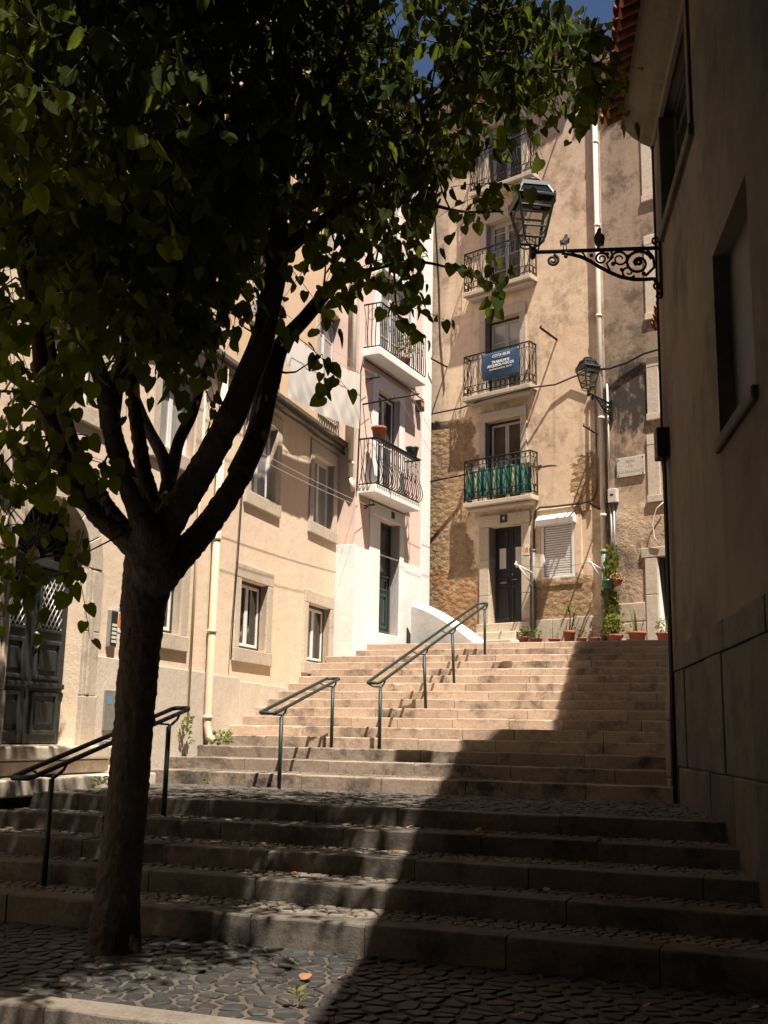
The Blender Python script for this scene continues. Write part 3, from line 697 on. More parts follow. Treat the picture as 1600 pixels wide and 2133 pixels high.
for i in range(1, 16):
    a = PI * i / 16; mb.tube([F.p(cu + .16 * math.cos(a), -.24, 3.64 + .16 * math.sin(a)), F.p(cu + .75 * math.cos(a), -.24, 3.64 + .73 * math.sin(a))], .014, 5)
mb.tube([F.p(cu + .16 * math.cos(PI * i / 12), -.24, 3.64 + .16 * math.sin(PI * i / 12)) for i in range(13)], .016, 5); mb.tube([F.p(cu + .46 * math.cos(PI * i / 12), -.24, 3.64 + .45 * math.sin(PI * i / 12)) for i in range(13)], .012, 5)
mb.build('fanlight_bars', M['door_old'], H, recalc=False)
mb = MB(); mb.poly(F, [(DR[0] - .55, 1.17), (DR[1] + .38, 1.17), (DR[1] + .38, 1.325), (DR[0] - .55, 1.325)], -.3, .42); mb.build('doorstep', M['lime'], H, bevel=.03, seg=3)
mb = MB(); mb.box(F, DR[0] - .5, DR[1] + .30, -.3, .34, 1.0, 1.168); mb.build('doorstep_riser', M['lime'], H, bevel=.02)
mb = MB(); mb.box(F, DR[0] - .9, DR[1] + .85, -.3, .72, .80, .985); mb.build('lower_doorstep', M['lime_pale'], H, bevel=.02, seg=2)
# downpipes painted with the wall
pts = [YEL.p(-.42, .09, 7.5), YEL.p(-.42, .09, 1.62), YEL.p(-.42, .13, 1.45), YEL.p(-.42, .22, 1.38)]
pipe('downpipe', M['pipe_yellow'], H, pts, .062, [((YEL.p(-.42, .09, z)), (0, 0, 1)) for z in (1.75, 3.1, 4.6, 6.1)], 12)
pipe('thin_pipe', M['pipe_yellow'], H, [YEL.p(-.98, .045, 7.4), YEL.p(-.98, .045, 1.6)], .018)
# roof edge
mb = MB(); mb.poly(YEL, [(-26, 17.15), (6.0, 17.15), (6.0, 17.35), (-26, 17.35)], -6, .35); mb.build('roof_slab', M['lime'], H, bevel=.03)
eave_tiles(H, YEL, -1.0, 6.0, .5, 17.35, rows=1)
tag(pipe('wall_cable', M['cable'], None, [YEL.p(.52, .05, 7.45), YEL.p(.50, .06, 5.6), YEL.p(.44, .065, 4.4), YEL.p(.36, .07, 3.4), YEL.p(.34, .07, 2.7)], .012), 'black cable hanging down the yellow wall left of the lower window', 'cable')
pts = [YEL.p(-9 + i * .5, .14 + .03 * math.sin(i * 1.7), 7.47 - .05 * abs(math.sin(i * .9))) for i in range(31)]
tag(pipe('eave_cable', M['cable'], None, pts, .03, n=6), 'thick black cable bundle slung under the cornice of the yellow house', 'cable')
# things fixed by the street door
b = thing('intercom', 'dark upright door intercom with name buttons beside the arched street door', 'intercom', YEL.p(-3.22, 0, 2.9))
bx('intercom_case', M['metal'], b, YEL, -3.31, -3.13, .002, .06, 2.62, 3.12, .008)
bx('intercom_face', M['black'], b, YEL, -3.29, -3.15, .06, .066, 2.64, 3.10)
for k in range(5): bx('name_button', M['paper'], b, YEL, -3.275, -3.165, .066, .070, 2.68 + k * .055, 2.715 + k * .055)
b = thing('poster', 'small torn orange and white poster stuck on the yellow wall by the intercom', 'poster', YEL.p(-2.97, 0, 3))
bx('sheet', M['paper'], b, YEL, -3.07, -2.86, .002, .006, 2.84, 3.20); bx('picture', M['orange'], b, YEL, -3.04, -2.89, .006, .008, 2.91, 3.10); bx('caption', M['blue_print'], b, YEL, -3.05, -2.88, .006, .008, 3.13, 3.17)
b = thing('meter_cover', 'grey metal meter cover low on the stone plinth beside the street door', 'metal cover', YEL.p(-3.2, 0, 1.7))
bx('cover', M['metal'], b, YEL, -3.30, -3.00, .03, .05, 1.52, 2.05, .006); bx('sticker', M['blue_print'], b, YEL, -3.24, -3.14, .05, .052, 1.86, 1.98)
b = thing('lower_cover', 'small grey box with black tag lettering near the ground by the door', 'metal cover', YEL.p(-3.2, 0, 1.35))
bx('cover', M['metal'], b, YEL, -3.33, -3.03, .03, .062, 1.18, 1.42, .006); bx('tag_patch', M['paper'], b, YEL, -3.30, -3.07, .062, .064, 1.30, 1.39)
text('tag_lettering', 'GECO', M['ink_dark'], b, YEL, -3.185, 1.345, .0655, .085, bold=.002)

# ------------------------------------------------------------------ pink house
H = house('pink_house', 'narrow pink house with white base and corner, iron balconies, beyond the yellow house', PINK.p(1.8, 0, 3))
F = PINK
PW = [(.92, 2.02, 6.80, 9.18), (.95, 2.55, 9.92, 12.1), (.95, 2.2, 13.0, 15.2)]; PD = (1.12, 2.12, 3.70, 6.24)
wall(F, 0, 3.72, 2.5, 16.2, PW + [PD]).build('wall', M['pink'], H)
bx('house_core', M['pink'], H, F, .004, 3.70, -5.2, -.32, 2.5, 16.15)
mb = wall(F, 0, 3.30, 2.5, 5.42, [(.62, 2.30, 3.0, 5.43)], .012, .03); mb.build('plinth', M['white'], H)
bx('side_plinth', M['white'], H, F, -.03, .004, -1.6, .03, 2.5, 5.46, .01)
bx('side_face', M['pink'], H, F, -.015, .004, -1.6, -.004, 5.465, 16.1)
bx('corner_pilaster', M['white'], H, F, 3.26, 3.74, -.4, .035, 2.5, 16.0, .012)
bx('corner_return', M['white'], H, F, 3.735, 3.76, -3, -.4, 2.5, 16.0)
# white door surround, deep reveal
for a, b_, c, d in ((.62, 1.12, 3.4, 6.24), (2.12, 2.32, 3.4, 6.24)): bx('door_surround', M['white'], H, F, a, b_, -.28, .03, c, d, .01)
bx('door_lintel', M['white'], H, F, .60, 2.34, -.28, .034, 6.243, 6.53, .01)
d = bx('door', M['door_green'], H, F, 1.125, 2.115, -.30, -.245, 3.72, 6.235, .004)
mb = MB(); ring4(mb, F, 1.13, 2.11, 3.73, 6.23, .07, -.25, -.20); mb.build('door_frame', M['door_green'], d, bevel=.006)
for (a, b_) in ((1.26, 1.60), (1.64, 1.98)):
    mb = MB(); ring4(mb, F, a, b_, 3.86, 4.62, .05, -.25, -.215); mb.build('panel_frame', M['door_green'], d, bevel=.012); bx('panel', M['door_green'], d, F, a + .1, b_ - .1, -.25, -.225, 3.98, 4.50, .01)
mb = MB(); ring4(mb, F, 1.26, 1.98, 4.70, 4.98, .05, -.25, -.215); mb.build('panel_frame', M['door_green'], d, bevel=.012)
bx('ledge', M['door_green'], d, F, 1.24, 2.0, -.25, -.19, 5.0, 5.05, .01)
mb = MB(); ring4(mb, F, 1.28, 1.96, 5.08, 6.12, .05, -.25, -.215); mb.box(F, 1.33, 1.91, -.25, -.222, 5.58, 5.62); mb.build('glazing_frame', M['door_green'], d, bevel=.008)
bx('pane', M['brown_glass'], d, F, 1.32, 1.92, -.248, -.236, 5.12, 6.08)
mb = MB(); mb.lathe(F.p(1.22, -.2, 5.0), [(.0, -.03), (.028, -.02), (.03, .01), (.012, .03), (.012, .06)], 8, -F.n); mb.build('door_handle', M['metal'], d)
bx('door_number', M['black'], H, F, 1.62, 1.78, .036, .044, 6.32, 6.47)
bx('doorstep', M['white'], H, F, .66, 2.0, -.28, .14, 3.40, 3.68, .02, 2)
# windows / balcony doors with white bands
for i, (a, b_, c, d_) in enumerate(PW):
    w = window(F, H, a, b_, c, d_, -.16, 'rail_green' if i == 0 else 'white_frame', 'white_frame', 'curtain' if i else 'glass', 2, (.5,) if i == 0 else (.3, .6), .05)
    for q in ((a - .28, a, c, d_), (b_, b_ + .26, c, d_), (a - .28, b_ + .26, d_ + .002, d_ + .32)): bx('white_band', M['white'], w, F, q[0], q[1], -.05, .022, q[2], q[3], .006)
def pink_balcony(u0, u1, zs, dep, bulge, mat):
    mb = MB(); mb.poly(F, [(u0, zs - .19), (u1, zs - .19), (u1, zs), (u0, zs)], -.05, dep); bl = mb.build('balcony', M[mat], H, bevel=.02, seg=2)
    mb = MB(); z0, z1 = zs + .02, zs + 1.02
    mb.tube([F.p(u0 + .02, 0, z1), F.p(u0 + .02, dep, z1), F.p(u1 - .02, dep, z1), F.p(u1 - .02, 0, z1)], .02, 6); mb.tube([F.p(u0 + .02, 0, z0), F.p(u0 + .02, dep - .02, z0), F.p(u1 - .02, dep - .02, z0), F.p(u1 - .02, 0, z0)], .016, 6)
    def bar(P0, nrm):   # belly-shaped bar
        mb.tube([P0(z0) , P0(z0 + .06) + nrm * bulge * .75, P0(z0 + .16) + nrm * bulge, P0(z0 + .30) + nrm * bulge * .8, P0(z0 + .45) + nrm * bulge * .25, P0(z0 + .55), P0(z1)], .011, 5)
    n = round((u1 - u0) / .11)
    for k in range(n + 1):
        uu = u0 + .02 + (u1 - u0 - .04) * k / n; bar(lambda z, uu=uu: F.p(uu, dep - .02, z), F.n)
        if k < n and k % 2 == 0:
            cu_ = uu + (u1 - u0) / n / 2; mb.tube(ringp(F, cu_, z0 + .72, dep - .02, .045, .16), .006, 4, True); mb.tube(spiral(F, cu_, z0 + .5, dep - .02, .045, .012, PI / 2, 1.2, 12), .006, 4)
    for uu, sg in ((u0 + .02, -1), (u1 - .02, 1)):
        for k in range(1, 4): bar(lambda z, uu=uu, k=k: F.p(uu, (dep - .02) * k / 4, z), F.e * sg)
        c_ = F.p(uu, dep * .5, z0 + .72); mb.tube([c_ + F.n * (.16 - .008 * i) * math.cos(i * .45) + Vector((0, 0, (.2 - .01 * i) * math.sin(i * .45))) for i in range(16)], .006, 4)
    mb.build('railing', M['iron'], bl, recalc=False)
    return bl
B1 = pink_balcony(.10, 2.30, 6.76, .42, .10, 'white'); B2 = pink_balcony(.15, 2.55, 9.86, .42, .02, 'white')
pipe('downpipe', M['pipe_white'], H, [F.p(-.10, -.10, 15.5), F.p(-.10, -.10, 6.9)], .06, [(F.p(-.10, -.10, z), (0, 0, 1)) for z in (7.2, 9.0, 11.3, 11.7)])
pipe('drain_bend', M['pipe_white'], H, [F.p(-.10, -.10, 6.9), F.p(-.06, -.04, 6.6)], .05)
bx('roof_slab', M['white'], H, F, -.05, 3.8, -5.2, .22, 16.15, 16.35, .03)
eave_tiles(H, F, -.05, 3.8, .36, 16.38, rows=3)
b = thing('wall_lantern_box', 'small black box lamp on the pink wall below the upper balcony', 'wall lamp', F.p(2.95, 0, 9.3)); bx('housing', M['black'], b, F, 2.86, 3.06, .0, .16, 9.20, 9.46, .01); bx('lens', M['orange'], b, F, 2.88, 3.04, .16, .165, 9.30, 9.40)
def pot(name, label, cat, P, r, h, mat, group=None, n=18, soil=True):
    t = thing(name, label, cat, P, group); mb = MB()
    mb.lathe(P, [(r * .70, 0), (r * .74, .01), (r * .92, h * .76), (r * 1.0, h * .78), (r * 1.03, h * .86), (r * 1.03, h), (r * .94, h), (r * .90, h * .85)], n); mb.build('pot', M[mat], t, recalc=True)
    if soil: mb = MB(); mb.lathe(Vector(P) + Vector((0, 0, h * .80)), [(r * .9, 0), (r * .85, h * .06), (.01, h * .08)], n); mb.build('soil', M['dirt'], t)
    return t
zt = 6.76 + 1.04
pot('flower_pot', 'terracotta flower pot on the near end of the pink house lower balcony rail', 'flower pot', F.p(.34, .34, zt), .17, .27, 'terracotta')
pot('flower_pot', 'dark green pot on the far end of the pink house lower balcony rail', 'flower pot', F.p(1.98, .36, zt), .15, .22, 'pot_dark')
b = thing('balcony_plank', 'dark plank shelf laid along the lower pink balcony rail', 'shelf', F.p(1.2, .36, zt)); bx('board', M['door_green'], b, F, .10, 2.3, .26, .45, zt - .018, zt - .004); bx('end_batten', M['door_green'], b, F, .12, .16, .27, .44, zt - .05, zt - .018)

# ------------------------------------------------------------------ tan house at the head of the stairs
F = TAN
H = house('tan_house', 'tall ochre house with peeling plaster and a column of iron balconies above door four', F.p(.5, 0, z16))
TD = (-.40, .50, 4.10, 6.38); TWn = [(-.51, .49, 6.96, 8.96), (-.51, .49, 9.60, 11.54), (-.48, .50, 12.30, 14.12), (-.42, .56, 14.95, 16.78)]
SHW = (1.03, 1.89, 5.04, 6.30)
wall(F, -6.5, 2.72, 2.6, 17.6, [TD, SHW] + TWn).build('wall', M['tan'], H)
bx('house_core', M['room'], H, F, -6.45, 2.70, -6, -.33, 2.6, 17.55)
# base course of big stones
u = .52
while u < 2.6:
    e = min(u + random.uniform(.45, .9), 2.70); bx('base_stone', M['lime'], H, F, u + .003, e - .003, -.1, .03 + random.uniform(-.008, .008), 3.2, 4.12 + random.uniform(-.04, .04), .018, 2); u = e
u = -3.2
while u < -.72:
    e = min(u + random.uniform(.35, .7), -.70); bx('base_stone', M['lime'], H, F, u + .003, e - .003, -.1, .035 + random.uniform(-.01, .01), 3.2, 3.86 + random.uniform(-.05, .05), .022, 2); u = e
# door 4
for a, b_ in ((-.68, -.40), (.50, .73)):
    for z0, z1 in ((3.5, 4.75), (4.755, 5.6), (5.605, 6.38)): bx('door_jamb', M['lime'], H, F, a, b_, -.28, .035 + random.uniform(-.004, .004), z0, z1, .014, 2)
bx('door_lintel', M['lime'], H, F, -.70, .75, -.28, .045, 6.385, 6.66, .016, 2)
bx('threshold', M['lime'], H, F, -.72, .76, -.28, .10, 3.86, 4.095, .02, 2)
bx('doorstep', M['lime_pale'], H, F, -.86, .60, .102, .45, 3.3, 3.86, .022, 2); bx('doorstep', M['lime_pale'], H, F, -.96, .72, .452, .82, 3.2, 3.64, .022, 2)
for i, (a, b_) in enumerate(((-.395, .045), (.052, .495))):
    d = bx('door', M['door_black'], H, F, a, b_, -.28, -.225, 4.10, 6.375, .004)
    for z0, z1 in ((4.2, 4.95), (5.0, 5.2), (5.92, 6.3)): mb = MB(); ring4(mb, F, a + .05, b_ - .05, z0, z1, .033, -.23, -.206); mb.build('panel_frame', M['door_black'], d, bevel=.008)
    bx('window_panel', M['paper'], d, F, a + .13, b_ - .13, -.235, -.215, 5.40, 5.88)
mb = MB(); mb.lathe(F.p(.12, -.2, 5.25), [(.0, -.03), (.03, -.02), (.03, .0), (.012, .02), (.012, .05)], 8, -F.n); mb.tube([F.p(.10, -.20, 5.12), F.p(.24, -.20, 5.12)], .012, 6); mb.build('door_handle', M['metal'], H)
bx('letter_slot', M['metal'], H, F, -.25, -.08, -.222, -.212, 5.05, 5.085)
bx('door_number', M['black'], H, F, -.07, .13, .047, .057, 6.44, 6.63); text('door_number_digit', '4', M['ink_white'], H, F, .03, 6.535, .0585, .15)
# roller shutter window
w = bx('roller_shutter', M['shutter'], H, F, SHW[0], SHW[1], -.05, -.03, SHW[2] + .03, SHW[3])
n = 22
for k in range(n):
    z0 = 5.09 + (6.27 - 5.09) * k / n; mb = MB(); q = (6.27 - 5.09) / n
    mb.prism([F.p(1.10, -.03, z0), F.p(1.10, -.006, z0 + q * .2), F.p(1.10, -.004, z0 + q * .7), F.p(1.10, -.03, z0 + q * .97)], [F.p(1.82, -.03, z0), F.p(1.82, -.006, z0 + q * .2), F.p(1.82, -.004, z0 + q * .7), F.p(1.82, -.03, z0 + q * .97)]); mb.build('slat', M['shutter'], w)
bx('guide_rail', M['shutter'], w, F, 1.02, 1.105, -.05, .02, 5.04, 6.28, .006); bx('guide_rail', M['shutter'], w, F, 1.815, 1.90, -.05, .02, 5.04, 6.28, .006); bx('bottom_bar', M['shutter'], w, F, 1.022, 1.898, -.05, .024, 5.0, 5.075, .006)
mb = MB(); mb.prism([F.p(.98, -.02, 6.22), F.p(.98, .15, 6.24), F.p(.98, .17, 6.36), F.p(.98, .08, 6.47), F.p(.98, -.02, 6.48)], [F.p(1.95, -.02, 6.22), F.p(1.95, .15, 6.24), F.p(1.95, .17, 6.36), F.p(1.95, .08, 6.47), F.p(1.95, -.02, 6.48)]); mb.build('shutter_box', M['shutter'], w, bevel=.008)
mb = MB(); ring4(mb, F, .84, 2.08, 4.86, 6.62, .18, -.02, .025); mb.build('shutter_surround', M['tan'], H, bevel=.01)
# balcony windows
for i, (a, b_, c, d_) in enumerate(TWn):
    fr = 'rail_green' if i in (0, 1) else 'old_frame'
    window(F, H, a, b_, c, d_, -.18, fr, 'old_frame', ['brown_glass', 'curtain', 'brown_glass', 'brown_glass'][i], 2, [(.52,), (.42, .72), (.3, .52, .72, .88), (.3, .6)][i], .055, (.17, .18, .24, 0), True, 'lime')
for zs, u0, u1 in ((6.96, -.95, .97), (9.60, -.98, .96), (12.30, -.98, .99), (14.95, -.80, 1.05)): balcony(F, H, u0, u1, zs, .33, 1.03 if zs < 14 else 1.05, .11, 'lime')
pipe('downpipe', M['pipe_white'], H, [F.p(2.66, .09, 17.3), F.p(2.655, .09, 5.55)], .058, [(F.p(2.66, .09, z), (0, 0, 1)) for z in (6.3, 8.5, 10.9, 13.1, 15.2)])
pipe('downpipe_foot', M['pipe_green'], H, [F.p(2.655, .09, 5.55), F.p(2.65, .09, 3.45)], .066, [(F.p(2.652, .09, z), (0, 0, 1)) for z in (5.5, 4.3)])
bx('roof_cornice', M['lime'], H, F, -6.5, 2.75, -6, .28, 17.6, 17.78, .03)
eave_tiles(H, F, -3, 2.8, .42, 17.8, rows=3)
bx('alarm_plate', M['paper'], H, F, .60, .72, .038, .045, 5.62, 5.86); bx('alarm_emblem', M['orange'], H, F, .62, .70, .045, .048, 5.68, 5.79)

# ------------------------------------------------------------------ grey brown house to its right
H = house('grey_brown_house', 'stained grey brown house with a marble street plate right of the white downpipe', F.p(4, 0, z16))
GW = [(3.98, 4.9, 6.62, 7.72), (4.02, 4.9, 8.42, 9.45), (4.05, 4.95, 10.7, 12.3), (4.05, 4.95, 13.5, 14.8)]; GD = (3.86, 4.9, 3.45, 5.28)
wall(F, 2.725, 9.5, 2.6, 17.2, GW + [GD], -.012).build('wall', M['grey'], H)
bx('house_core', M['room'], H, F, 2.73, 9.45, -6, -.35, 2.6, 17.1)
for i, (a, b_, c, d_) in enumerate(GW): window(F, H, a, b_, c, d_, -.15, 'rail_green', 'white_frame', 'glass', 2, (.5,), .04, (.28, .25, .22, .16), True, 'lime_pale', -.012)
for z0, z1 in ((3.4, 4.5), (4.505, 5.28)): bx('door_jamb', M['lime_pale'], H, F, 3.58, 3.86, -.3, .03, z0, z1, .014, 2)
bx('door_lintel', M['lime'], H, F, 3.50, 5.1, -.3, .035, 5.285, 5.50, .016, 2); d = bx('door', M['door_green'], H, F, 3.87, 4.89, -.33, -.26, 3.45, 5.27); bx('door_reveal', M['white'], H, F, 3.862, 3.874, -.26, -.004, 3.42, 5.278)
for a, b_, z0, z1 in ((2.78, 3.25, 3.3, 3.95), (2.80, 3.56, 3.96, 4.36), (3.26, 3.57, 3.3, 3.955)): bx('base_stone', M['lime'], H, F, a, b_, -.1, .02, z0, z1, .02, 2)
bx('roof_cornice', M['lime'], H, F, 2.76, 9.5, -6, .22, 17.2, 17.38, .03); eave_tiles(H, F, 2.8, 7, .36, 17.4, rows=2)
t = thing('street_plate', 'marble street name plate bolted to the grey brown house wall', 'street sign', F.p(3.31, 0, 7.3))
bx('plate', M['marble'], t, F, 2.98, 3.64, .0, .03, 7.10, 7.53, .006)
for a in (3.02, 3.60):
    for z in (7.14, 7.49): mb = MB(); mb.lathe(F.p(a, .03, z), [(.016, 0), (.014, .006), (.004, .009)], 8, F.n); mb.build('bolt', M['ink_dark'], t)
for s_, z in (('BECO', 7.43), ('DE', 7.315), ('SÃO FRANCISCO', 7.20)): text('lettering', s_, M['ink_grey'], t, F, 3.31, z, .0305, .085, ext=.0008, bold=.001)
t = thing('electric_box', 'small grey electric box with two conduits below, left of the street plate', 'electric box', F.p(2.9, 0, 6.7))
bx('case', M['marble'], t, F, 2.79, 3.0, -.01, .12, 6.56, 6.86, .01); bx('window_slot', M['ink_dark'], t, F, 2.85, 2.93, .12, .123, 6.70, 6.75)
for k, a in enumerate((2.83, 2.90)): pipe('conduit', M['metal'], t, [F.p(a, .05, 6.56), F.p(a, .05, 4.9 - .1 * k)], .022)
pipe('riser_conduit', M['pipe_white'], t, [F.p(2.81, .04, 6.86), F.p(2.80, .04, 9.3)], .02)

# ------------------------------------------------------------------ shaded house on the right
F = RGT
H = house('shaded_house', 'ochre house in deep shade with stone dado and tiled eave along the right', F.p(0, 0, 0))
W1 = (.52, 2.62, 7.68, 9.20); NI = (-1.86, -.34, 4.16, 5.9)
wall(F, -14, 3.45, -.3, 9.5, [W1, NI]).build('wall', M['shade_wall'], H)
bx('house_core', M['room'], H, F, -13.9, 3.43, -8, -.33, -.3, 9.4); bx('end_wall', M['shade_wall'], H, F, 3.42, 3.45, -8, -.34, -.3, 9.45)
window(F, H, *W1, -.16, 'door_old', 'door_old', 'glass', 2, (.25, .5, .75), .07, (.16, .16, 0, .14), True, 'dado')
d = bx('blind_panel', M['door_old'], H, F, NI[0] + .01, NI[1] - .01, -.28, -.14, NI[2] + .01, NI[3] - .01)
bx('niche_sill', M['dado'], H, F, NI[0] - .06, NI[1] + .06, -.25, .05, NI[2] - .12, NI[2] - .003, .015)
# stone dado: string course over two courses of slabs
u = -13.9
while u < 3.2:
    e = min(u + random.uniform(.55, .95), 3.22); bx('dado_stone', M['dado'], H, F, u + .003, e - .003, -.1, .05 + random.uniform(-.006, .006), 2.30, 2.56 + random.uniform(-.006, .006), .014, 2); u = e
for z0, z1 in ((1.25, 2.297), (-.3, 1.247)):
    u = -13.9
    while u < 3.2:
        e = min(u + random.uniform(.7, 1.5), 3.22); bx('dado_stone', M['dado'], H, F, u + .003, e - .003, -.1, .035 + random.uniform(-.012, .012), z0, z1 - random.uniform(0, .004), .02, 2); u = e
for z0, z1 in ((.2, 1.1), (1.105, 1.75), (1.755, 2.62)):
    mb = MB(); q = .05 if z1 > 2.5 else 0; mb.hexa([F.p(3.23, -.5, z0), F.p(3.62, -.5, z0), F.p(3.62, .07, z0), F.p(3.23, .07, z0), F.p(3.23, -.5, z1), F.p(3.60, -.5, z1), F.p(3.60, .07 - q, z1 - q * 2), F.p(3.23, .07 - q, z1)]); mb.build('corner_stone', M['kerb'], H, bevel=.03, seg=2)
# coved plaster cornice and clay tile eave
prof = [(-.02, 9.12), (.03, 9.12), (.05, 9.18), (.16, 9.24), (.28, 9.34), (.38, 9.46), (.42, 9.46), (.42, 9.54), (-.02, 9.54)]
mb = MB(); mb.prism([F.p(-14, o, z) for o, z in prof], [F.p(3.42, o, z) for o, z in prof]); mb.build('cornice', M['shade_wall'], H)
mb = MB(); mb.prism([F.p(-14, .46, 9.545), F.p(-14, .46, 9.60), F.p(-14, -8, 13.0), F.p(-14, -8, 9.545)], [F.p(3.3, .46, 9.545), F.p(3.3, .46, 9.60), F.p(3.3, -8, 13.0), F.p(3.3, -8, 9.545)]); mb.build('roof', M['tile'], H)
eave_tiles(H, F, -2.6, 3.42, .66, 9.47, rows=3)
mb = MB(); mb.prism([F.p(-14, .60, 9.44), F.p(-14, .60, 9.52), F.p(-14, .1, 9.76), F.p(-14, .1, 9.56)], [F.p(-2.6, .60, 9.44), F.p(-2.6, .60, 9.52), F.p(-2.6, .1, 9.76), F.p(-2.6, .1, 9.56)]); mb.build('roof_edge', M['tile'], H)
b = thing('junction_box', 'dark junction box with conduits at the corner of the shaded house', 'junction box', F.p(3.15, 0, 5.0))
bx('case', M['iron'], b, F, 2.86, 3.14, .0, .15, 4.84, 5.20, .01)
for k, (a, z0, z1) in enumerate(((3.08, 5.2, 9.0), (2.90, .84, 4.84), (3.00, .84, 4.84))): pipe('conduit', M['iron'], b, [F.p(a, .06, z0), F.p(a, .06, z1)], .015 + .002 * k)

# ------------------------------------------------------------------ set-back house beyond it
F = FAR
H = house('set_back_house', 'lower ochre house with tiled eave set back behind the shaded house corner', F.p(3, 0, 0))
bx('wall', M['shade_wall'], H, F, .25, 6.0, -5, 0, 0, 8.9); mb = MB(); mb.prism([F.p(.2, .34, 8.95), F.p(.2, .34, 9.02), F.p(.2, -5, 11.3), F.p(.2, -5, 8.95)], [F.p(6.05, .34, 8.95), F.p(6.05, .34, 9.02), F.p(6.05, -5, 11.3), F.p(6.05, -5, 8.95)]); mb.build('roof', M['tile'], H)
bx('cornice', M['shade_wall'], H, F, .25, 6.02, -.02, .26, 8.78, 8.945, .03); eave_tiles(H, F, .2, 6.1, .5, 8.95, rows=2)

# ------------------------------------------------------------------ white sloping parapet by the pink house
A, B = at(868, 1255, 24.8), at(1006, 1336, 22.9); tdir = (B - A); tdir.z = 0; tdir.normalize(); nrm = Vector((tdir.y, -tdir.x, 0))
if nrm.y > 0: nrm = -nrm
mb = MB(); N = 14; prev = None; vs = []; fs = []
for i in range(N + 1):
    f = i / N; P = A.lerp(B, f); zt = A.z + (B.z - A.z) * (f ** 1.15) + .05 * math.sin(PI * f)
    ring = [(.16, 3.0), (.16, zt - .10), (.13, zt - .03), (.06, zt), (-.06, zt), (-.13, zt - .03), (-.16, zt - .10), (-.16, 3.0)]
    vs += [Vector((P.x, P.y, 0)) + nrm * q + Vector((0, 0, z)) for q, z in ring]
for i in range(N):
    for j in range(8): fs.append((i * 8 + j, i * 8 + (j + 1) % 8, (i + 1) * 8 + (j + 1) % 8, (i + 1) * 8 + j))
fs += [tuple(range(8)), tuple(N * 8 + j for j in range(8))]
mb.add(vs, fs, False); tag(mb.build('parapet', M['white'], None), 'whitewashed sloping parapet wall at the corner of the pink house', 'parapet')

# ------------------------------------------------------------------ handrails
def landz(P): return z16 + max(0, (Vector((P[0], P[1], 0)).dot(SF(16)[0]) - s_of(16) - .5)) * .085
def handrail(label, posts, ext0, ext1):
    """posts: (step k, s, picture column); closed loop of tube carried by posts on one side"""
    base = []
    for k, s, px in posts: z = z_of(k); base.append(sp(k, s, t_px(k, s, z, px), z))
    t = thing('handrail', label, 'handrail', base[0]); h = .98
    d = (base[-1] + Vector((0, 0, 0)) - base[0]); L = d.length
    top0 = base[0] + Vector((0, 0, h)); top1 = base[-1] + Vector((0, 0, h)); dr = (top1 - top0).normalized()
    side = Vector((dr.y, -dr.x, 0)).normalized(); side = -side if side.x > 0 else side      # second bar lies to the left
    a, b = top0 - dr * ext0, top1 + dr * ext1; gap = side * .21; r = .024
    def corner(p, q, n): return [p.lerp(q, i / n) for i in range(n + 1)]
    loop = [a + dr * .05, *corner(a + dr * .05, b - dr * .05, 6)[1:], b + gap * .12, b + gap * .88, *corner(b + gap - dr * .05, a + gap + dr * .05, 6), a + gap * .88, a + gap * .12]
    mb = MB(); mb.tube(loop, r, 8, True); mb.build('rail', M['rail_green'], t, recalc=False)
    for P in base:
        f = ((P - base[0]).dot(d)) / (L * L); T = top0.lerp(top1, f) - Vector((0, 0, .09))
        mb = MB(); mb.tube([P - Vector((0, 0, .03)), T], .026, 8); po = mb.build('post', M['rail_green'], t, recalc=False)
        mb = MB(); q0 = T; q1 = top0.lerp(top1, f) + dr * .20
        mb.tube([q0, q0 + Vector((0, 0, .01)) + dr * .07, q0.lerp(q1, .55) + dr * .05 - Vector((0, 0, .015)), q1 - Vector((0, 0, .01))], .014, 6)
        q2 = top0.lerp(top1, f) + gap - dr * .04; mb.tube([q0 + Vector((0, 0, .02)), q0.lerp(q2, .5) - Vector((0, 0, .015)), q2], .012, 6); mb.build('bracket', M['rail_green'], po, recalc=False)
    return t
handrail('long dark green handrail running up the sunlit flight to the top landing', [(3, 15.22, 790), (7, s_of(7) + .22, 887), (10, s_of(10) + .2, 946), (14, s_of(14) + .22, 1010)], .04, .22)
handrail('short dark green handrail beside the yellow house at mid stairs', [(0, 12.86, 581), (3, 15.2, 690)], .28, .42)
handrail('dark green handrail at lower left crossing behind the tree trunk', [(-4, 8.2, 91), (-1, 10.0, 341)], .30, .42)

# ------------------------------------------------------------------ street lamps
_t = NT('lamp_glass'); _g = _t.n('ShaderNodeBsdfGlossy'); _g.inputs['Roughness'].default_value = .08; _tr = _t.n('ShaderNodeBsdfTransparent'); _tr.inputs[0].default_value = (.80, .78, .72, 1)
_d = _t.n('ShaderNodeBsdfDiffuse'); _d.inputs[0].default_value = (.20, .18, .15, 1); _m1 = _t.n('ShaderNodeMixShader'); _m1.inputs[0].default_value = .16; _m2 = _t.n('ShaderNodeMixShader'); _m2.inputs[0].default_value = .10
_t.t.links.new(_tr.outputs[0], _m1.inputs[1]); _t.t.links.new(_d.outputs[0], _m1.inputs[2]); _t.t.links.new(_m1.outputs[0], _m2.inputs[1]); _t.t.links.new(_g.outputs[0], _m2.inputs[2]); _t.t.links.new(_m2.outputs[0], _t.out.inputs[0]); M['lamp_glass'] = _t.m
